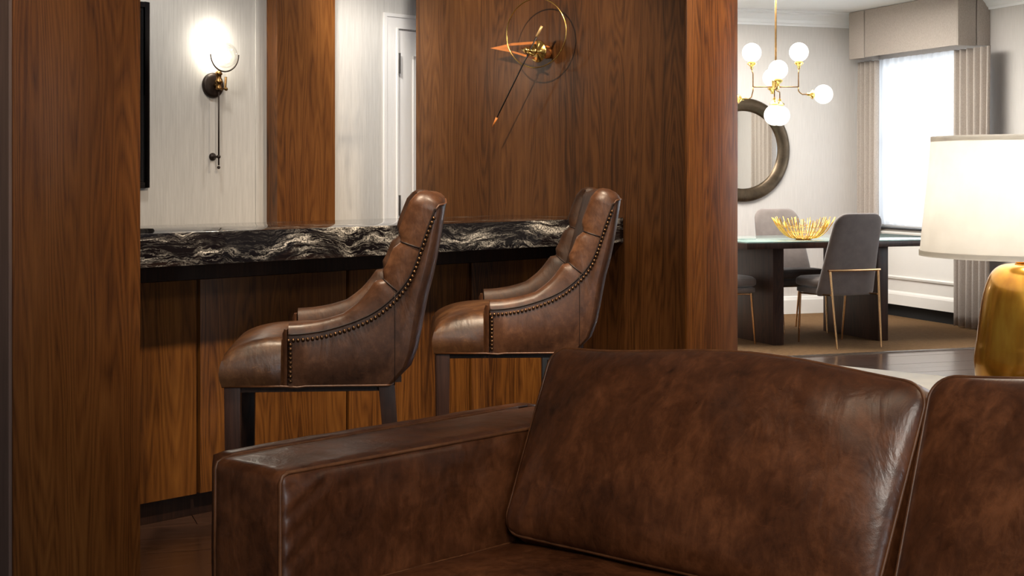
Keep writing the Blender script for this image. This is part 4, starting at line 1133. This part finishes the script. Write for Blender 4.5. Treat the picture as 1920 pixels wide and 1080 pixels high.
# chandelier
CY = 11.3; CX = (1454.5-960)/2800*CY; S_ = CY/2800
def cz(y, D=CY): return EYE+(326-y)*D/2800
cd = empty('chandelier', (CX, CY, 0), 0, 'brass chandelier with lit round glass globes over the dining table', 'chandelier')
f = MB(); f.tube([(0, 0, cz(150)), (0, 0, CEIL-0.03)], 0.008, 10); f.lathe([(1e-4, CEIL-0.035), (0.06, CEIL-0.03), (0.065, CEIL-0.001), (1e-4, CEIL-0.001)], 28)
f.build('stem', M['antique'], cd, smooth='auto')
MB().lathe([(1e-4, cz(168)), (0.028, cz(168)), (0.030, cz(166)), (0.030, cz(151)), (0.022, cz(149)), (1e-4, cz(149))], 24).build('hub', M['brass'], cd, smooth='auto')
gl = []
def globe(x, y, z, cupdir, r=0.073):
    c = Vector((x, y, z)); d = Vector(cupdir).normalized()
    g = MB(); g.sphere((0, 0, 0), r, 28, 18); o = g.build('globe', M['globe_lit'], cd, smooth=True); o.location = c
    k = MB(); k.lathe([(1e-4, -0.050), (0.012, -0.048), (0.012, -0.030), (0.034, -0.012), (0.038, -0.006), (0.030, 0.0), (0.022, 0.010), (1e-4, 0.012)], 18)
    ko = k.build('cup', M['brass'], cd, smooth='auto'); ko.rotation_mode = 'QUATERNION'
    ko.rotation_quaternion = (-d).to_track_quat('Z', 'Y'); ko.location = c+d*(r+0.002)
    pl2 = point('globe_light', (0, 0, 0), 5.0, (1.0, 0.90, 0.75), 0.07); pl2.parent = cd; pl2.location = c
    pl2.data.use_shadow = True
    return c+d*(r+0.05)
def arm(pts, r=0.0045):
    o = MB().tube(pts, r, 8).build('arm', M['antique'], cd, smooth=True)
u = 0.172; za = cz(163)
e1 = globe(-0.182, 0.0, cz(99), (0, 0, -1)); e2 = globe(u+0.003, 0.0, cz(98), (0, 0, -1))
e3 = globe(0.36, 0.0, cz(177), (-1, 0, 0)); e4 = globe(-0.36, 0.02, cz(190)+0.02, (1, 0, 0))
arm([(-0.02, 0, za), (-u, 0, za)]); arm([(0.02, 0, za), (u, 0, za)])
for (sx, eu, eo) in ((-1, e1, e4), (1, e2, e3)):
    x = sx*u
    arm([tuple(eu), (x, 0, za+0.1), (x, 0, za)])
    arm([(x, 0, za), (x, 0, za-0.03), (x+sx*0.012, 0, eo.z+0.012), (x+sx*0.03, 0, eo.z), tuple(eo)])
gx = lambda px, D: (px-960)/2800*D-CX
e5 = globe(gx(1459, 11.13), -0.17, cz(131, 11.13), (0, 0, -1)); e6 = globe(gx(1448, 11.47), 0.17, cz(146, 11.47), (0, 0, -1))
e7 = globe(gx(1452, 11.13), -0.17, cz(216, 11.13), (0, 0, 1), 0.078); e8 = globe(gx(1462, 11.47), 0.17, cz(217, 11.47), (0, 0, 1), 0.078)
for (yv, eu, ed) in ((-0.17, e5, e7), (0.17, e6, e8)):
    arm([(0, math.copysign(0.02, yv), za), (eu.x, yv, za)]); arm([tuple(eu), (eu.x, yv, za)]); arm([(eu.x, yv, za), (ed.x, yv, za-0.03), tuple(ed)])

# window dressing -------------------------------------------------
def drape(name, b0, b1, z0, z1, mat, folds, amp, off, label, grp, cat='curtain', tk=0.004, n=None, top_squeeze=0.0, seed=1):
    rnd = random.Random(seed); n = n or folds*14; rows = 24; ph = [rnd.uniform(-0.5, 0.5) for _ in range(folds+2)]
    vs = []
    for j in range(rows+1):
        z = z0+(z1-z0)*j/rows; h = j/rows
        for i in range(n+1):
            u = i/n; k = u*folds; w = ph[int(k)]*(1-(k % 1))+ph[int(k)+1]*(k % 1)
            y = b0+(b1-b0)*u+0.006*math.sin(3*h+w*6)
            x = off+amp*(1-0.25*h)*math.sin(2*PI*k+w*1.6+0.25*math.sin(h*4+u*5))+amp*0.35*math.sin(4*PI*k+w*3)
            vs.append((-x, y, z))
    fs = [(j*(n+1)+i, j*(n+1)+i+1, (j+1)*(n+1)+i+1, (j+1)*(n+1)+i) for j in range(rows) for i in range(n)]
    mb = MB().add(vs, fs); o = mb.build(name, mat, None, smooth=True, loc=WC, rz=A3)
    if tk:
        sm = o.modifiers.new('solid', 'SOLIDIFY'); sm.thickness = tk
    return tag(o, label, cat, grp)
def bw_at(px, off):   # b coordinate on a plane parallel to the window wall
    k = (px-960)/2800; org = WC-D3*off
    return (k*org.y-org.x)/(D4.x-k*D4.y)
OFFD = 0.15
bL0, bL1 = bw_at(1646, OFFD), -0.03
bR0, bR1 = bw_at(1860, OFFD), bw_at(1796, OFFD)
print('drapes', bL0, bL1, bR0, bR1, 'win', WINS[0])
drape('drape', bL0, bL1, 0.02, 2.29, M['drape'], 4, 0.030, OFFD, 'taupe floor length curtain at the left of the window by the mirror wall', 'taupe curtains', seed=3)
drape('drape', bR0, bR1, 0.02, 2.29, M['drape'], 5, 0.036, OFFD+0.01, 'taupe floor length curtain at the right of the window, behind the lamp shade', 'taupe curtains', seed=5)
drape('sheer_curtain', -1.73, -0.05, 0.815, 2.305, M['sheer'], 16, 0.012, 0.055, 'sheer white curtain glowing with daylight across the dining window', None, tk=0)
# second window dressing seen only in the mirror
bs = -3.0
drape('drape', bs-0.10, bs+0.42, 0.02, 2.29, M['drape'], 6, 0.034, OFFD, 'taupe curtain of the next window, visible only in the round mirror', 'taupe curtains', seed=7)
drape('sheer_curtain', bs-1.75, bs-0.02, 0.815, 2.305, M['sheer'], 14, 0.012, 0.055, 'sheer curtain of the next window, out of view behind the lamp', None, tk=0)
# valance: boxed pelmet with inverted pleats
def valance(bl, br, plL, plR, label):
    v = empty('valance', WC, A3, label, 'valance')
    X = -0.30; z0, z1 = 2.312, CEIL-0.004
    boxo('front_panel', M['drape'], v, X-0.006, X+0.008, plR+0.004, plL-0.004, z0, z1, bevel=0.002)
    boxo('corner_panel', M['drape'], v, X-0.012, X+0.006, br, plR-0.004, z0-0.004, z1, bevel=0.003)
    boxo('corner_panel', M['drape'], v, X-0.012, X+0.006, plL+0.004, bl, z0-0.004, z1, bevel=0.003)
    boxo('return_panel', M['drape'], v, X+0.006, -0.002, bl-0.012, bl, z0-0.004, z1, bevel=0.003)
    boxo('return_panel', M['drape'], v, X-0.012, X+0.16, br-0.012, br, z0-0.004, z1, bevel=0.003)
    boxo('return_panel', M['drape'], v, X+0.172, -0.002, br-0.012, br, z0+0.001, z1, bevel=0.003)
    boxo('pleat_lining', M['drape'], v, X+0.15, X+0.182, br+0.001, br+0.012, z0+0.006, z1)
    boxo('pleat_lining', M['drape'], v, X+0.009, X+0.02, br+0.02, bl-0.02, z0+0.01, z1)
    return v
valance(min(-0.005, bw_at(1594, 0.30)), bw_at(1797, 0.30), bw_at(1622, 0.30), bw_at(1797, 0.30)+0.012, 'boxed taupe fabric valance with corner pleats above the dining window')
valance(bs+0.40, bs-2.2, bs+0.25, bs-2.0, 'boxed taupe valance of the next window, out of view')

# convector cover / sill cabinet below the window
cv = empty('window_sill_cabinet', WC, A3, 'cream panelled radiator cover with dark sill under the dining window', 'radiator cover')
bA, bB = bw_at(1800, 0.1), -0.02
boxo('body', M['cream'], cv, -0.09, -0.001, bA, bB, 0.12, 0.775, bevel=0.002)
boxo('recess_shade', M['shadow_box'], cv, -0.06, -0.001, bA, bB, 0.006, 0.12)  # near-black box, shade of the gap under the cover put into its colour
boxo('sill', M['black'], cv, -0.11, -0.001, bA, bB, 0.7755, 0.793, bevel=0.002)
for z in (0.355, 0.745): MB().prism([(-0.09, z-0.02), (-0.104, z-0.012), (-0.108, z+0.004), (-0.100, z+0.012), (-0.09, z+0.014)], 'y', bA, bB).build('moulding', M['cream'], cv)
MB().prism([(-0.09, 0.115), (-0.115, 0.115), (-0.115, 0.205), (-0.108, 0.22), (-0.09, 0.235)], 'y', bA, bB).build('skirting', M['cream'], cv)

# recessed downlight in the dining ceiling
rl = empty('ceiling_light', (2.96, 12.46, CEIL), 0, 'small recessed ceiling light above the curtain valance', 'ceiling light')
MB().lathe([(0.035, -0.001), (0.055, -0.001), (0.056, -0.006), (0.040, -0.010), (0.035, -0.004), (0.035, -0.001)], 28).build('trim_ring', M['white'], rl, smooth='auto')
MB().lathe([(1e-4, -0.003), (0.035, -0.003), (0.035, -0.001), (1e-4, -0.001)], 24).build('diffuser', M['downlight'], rl)
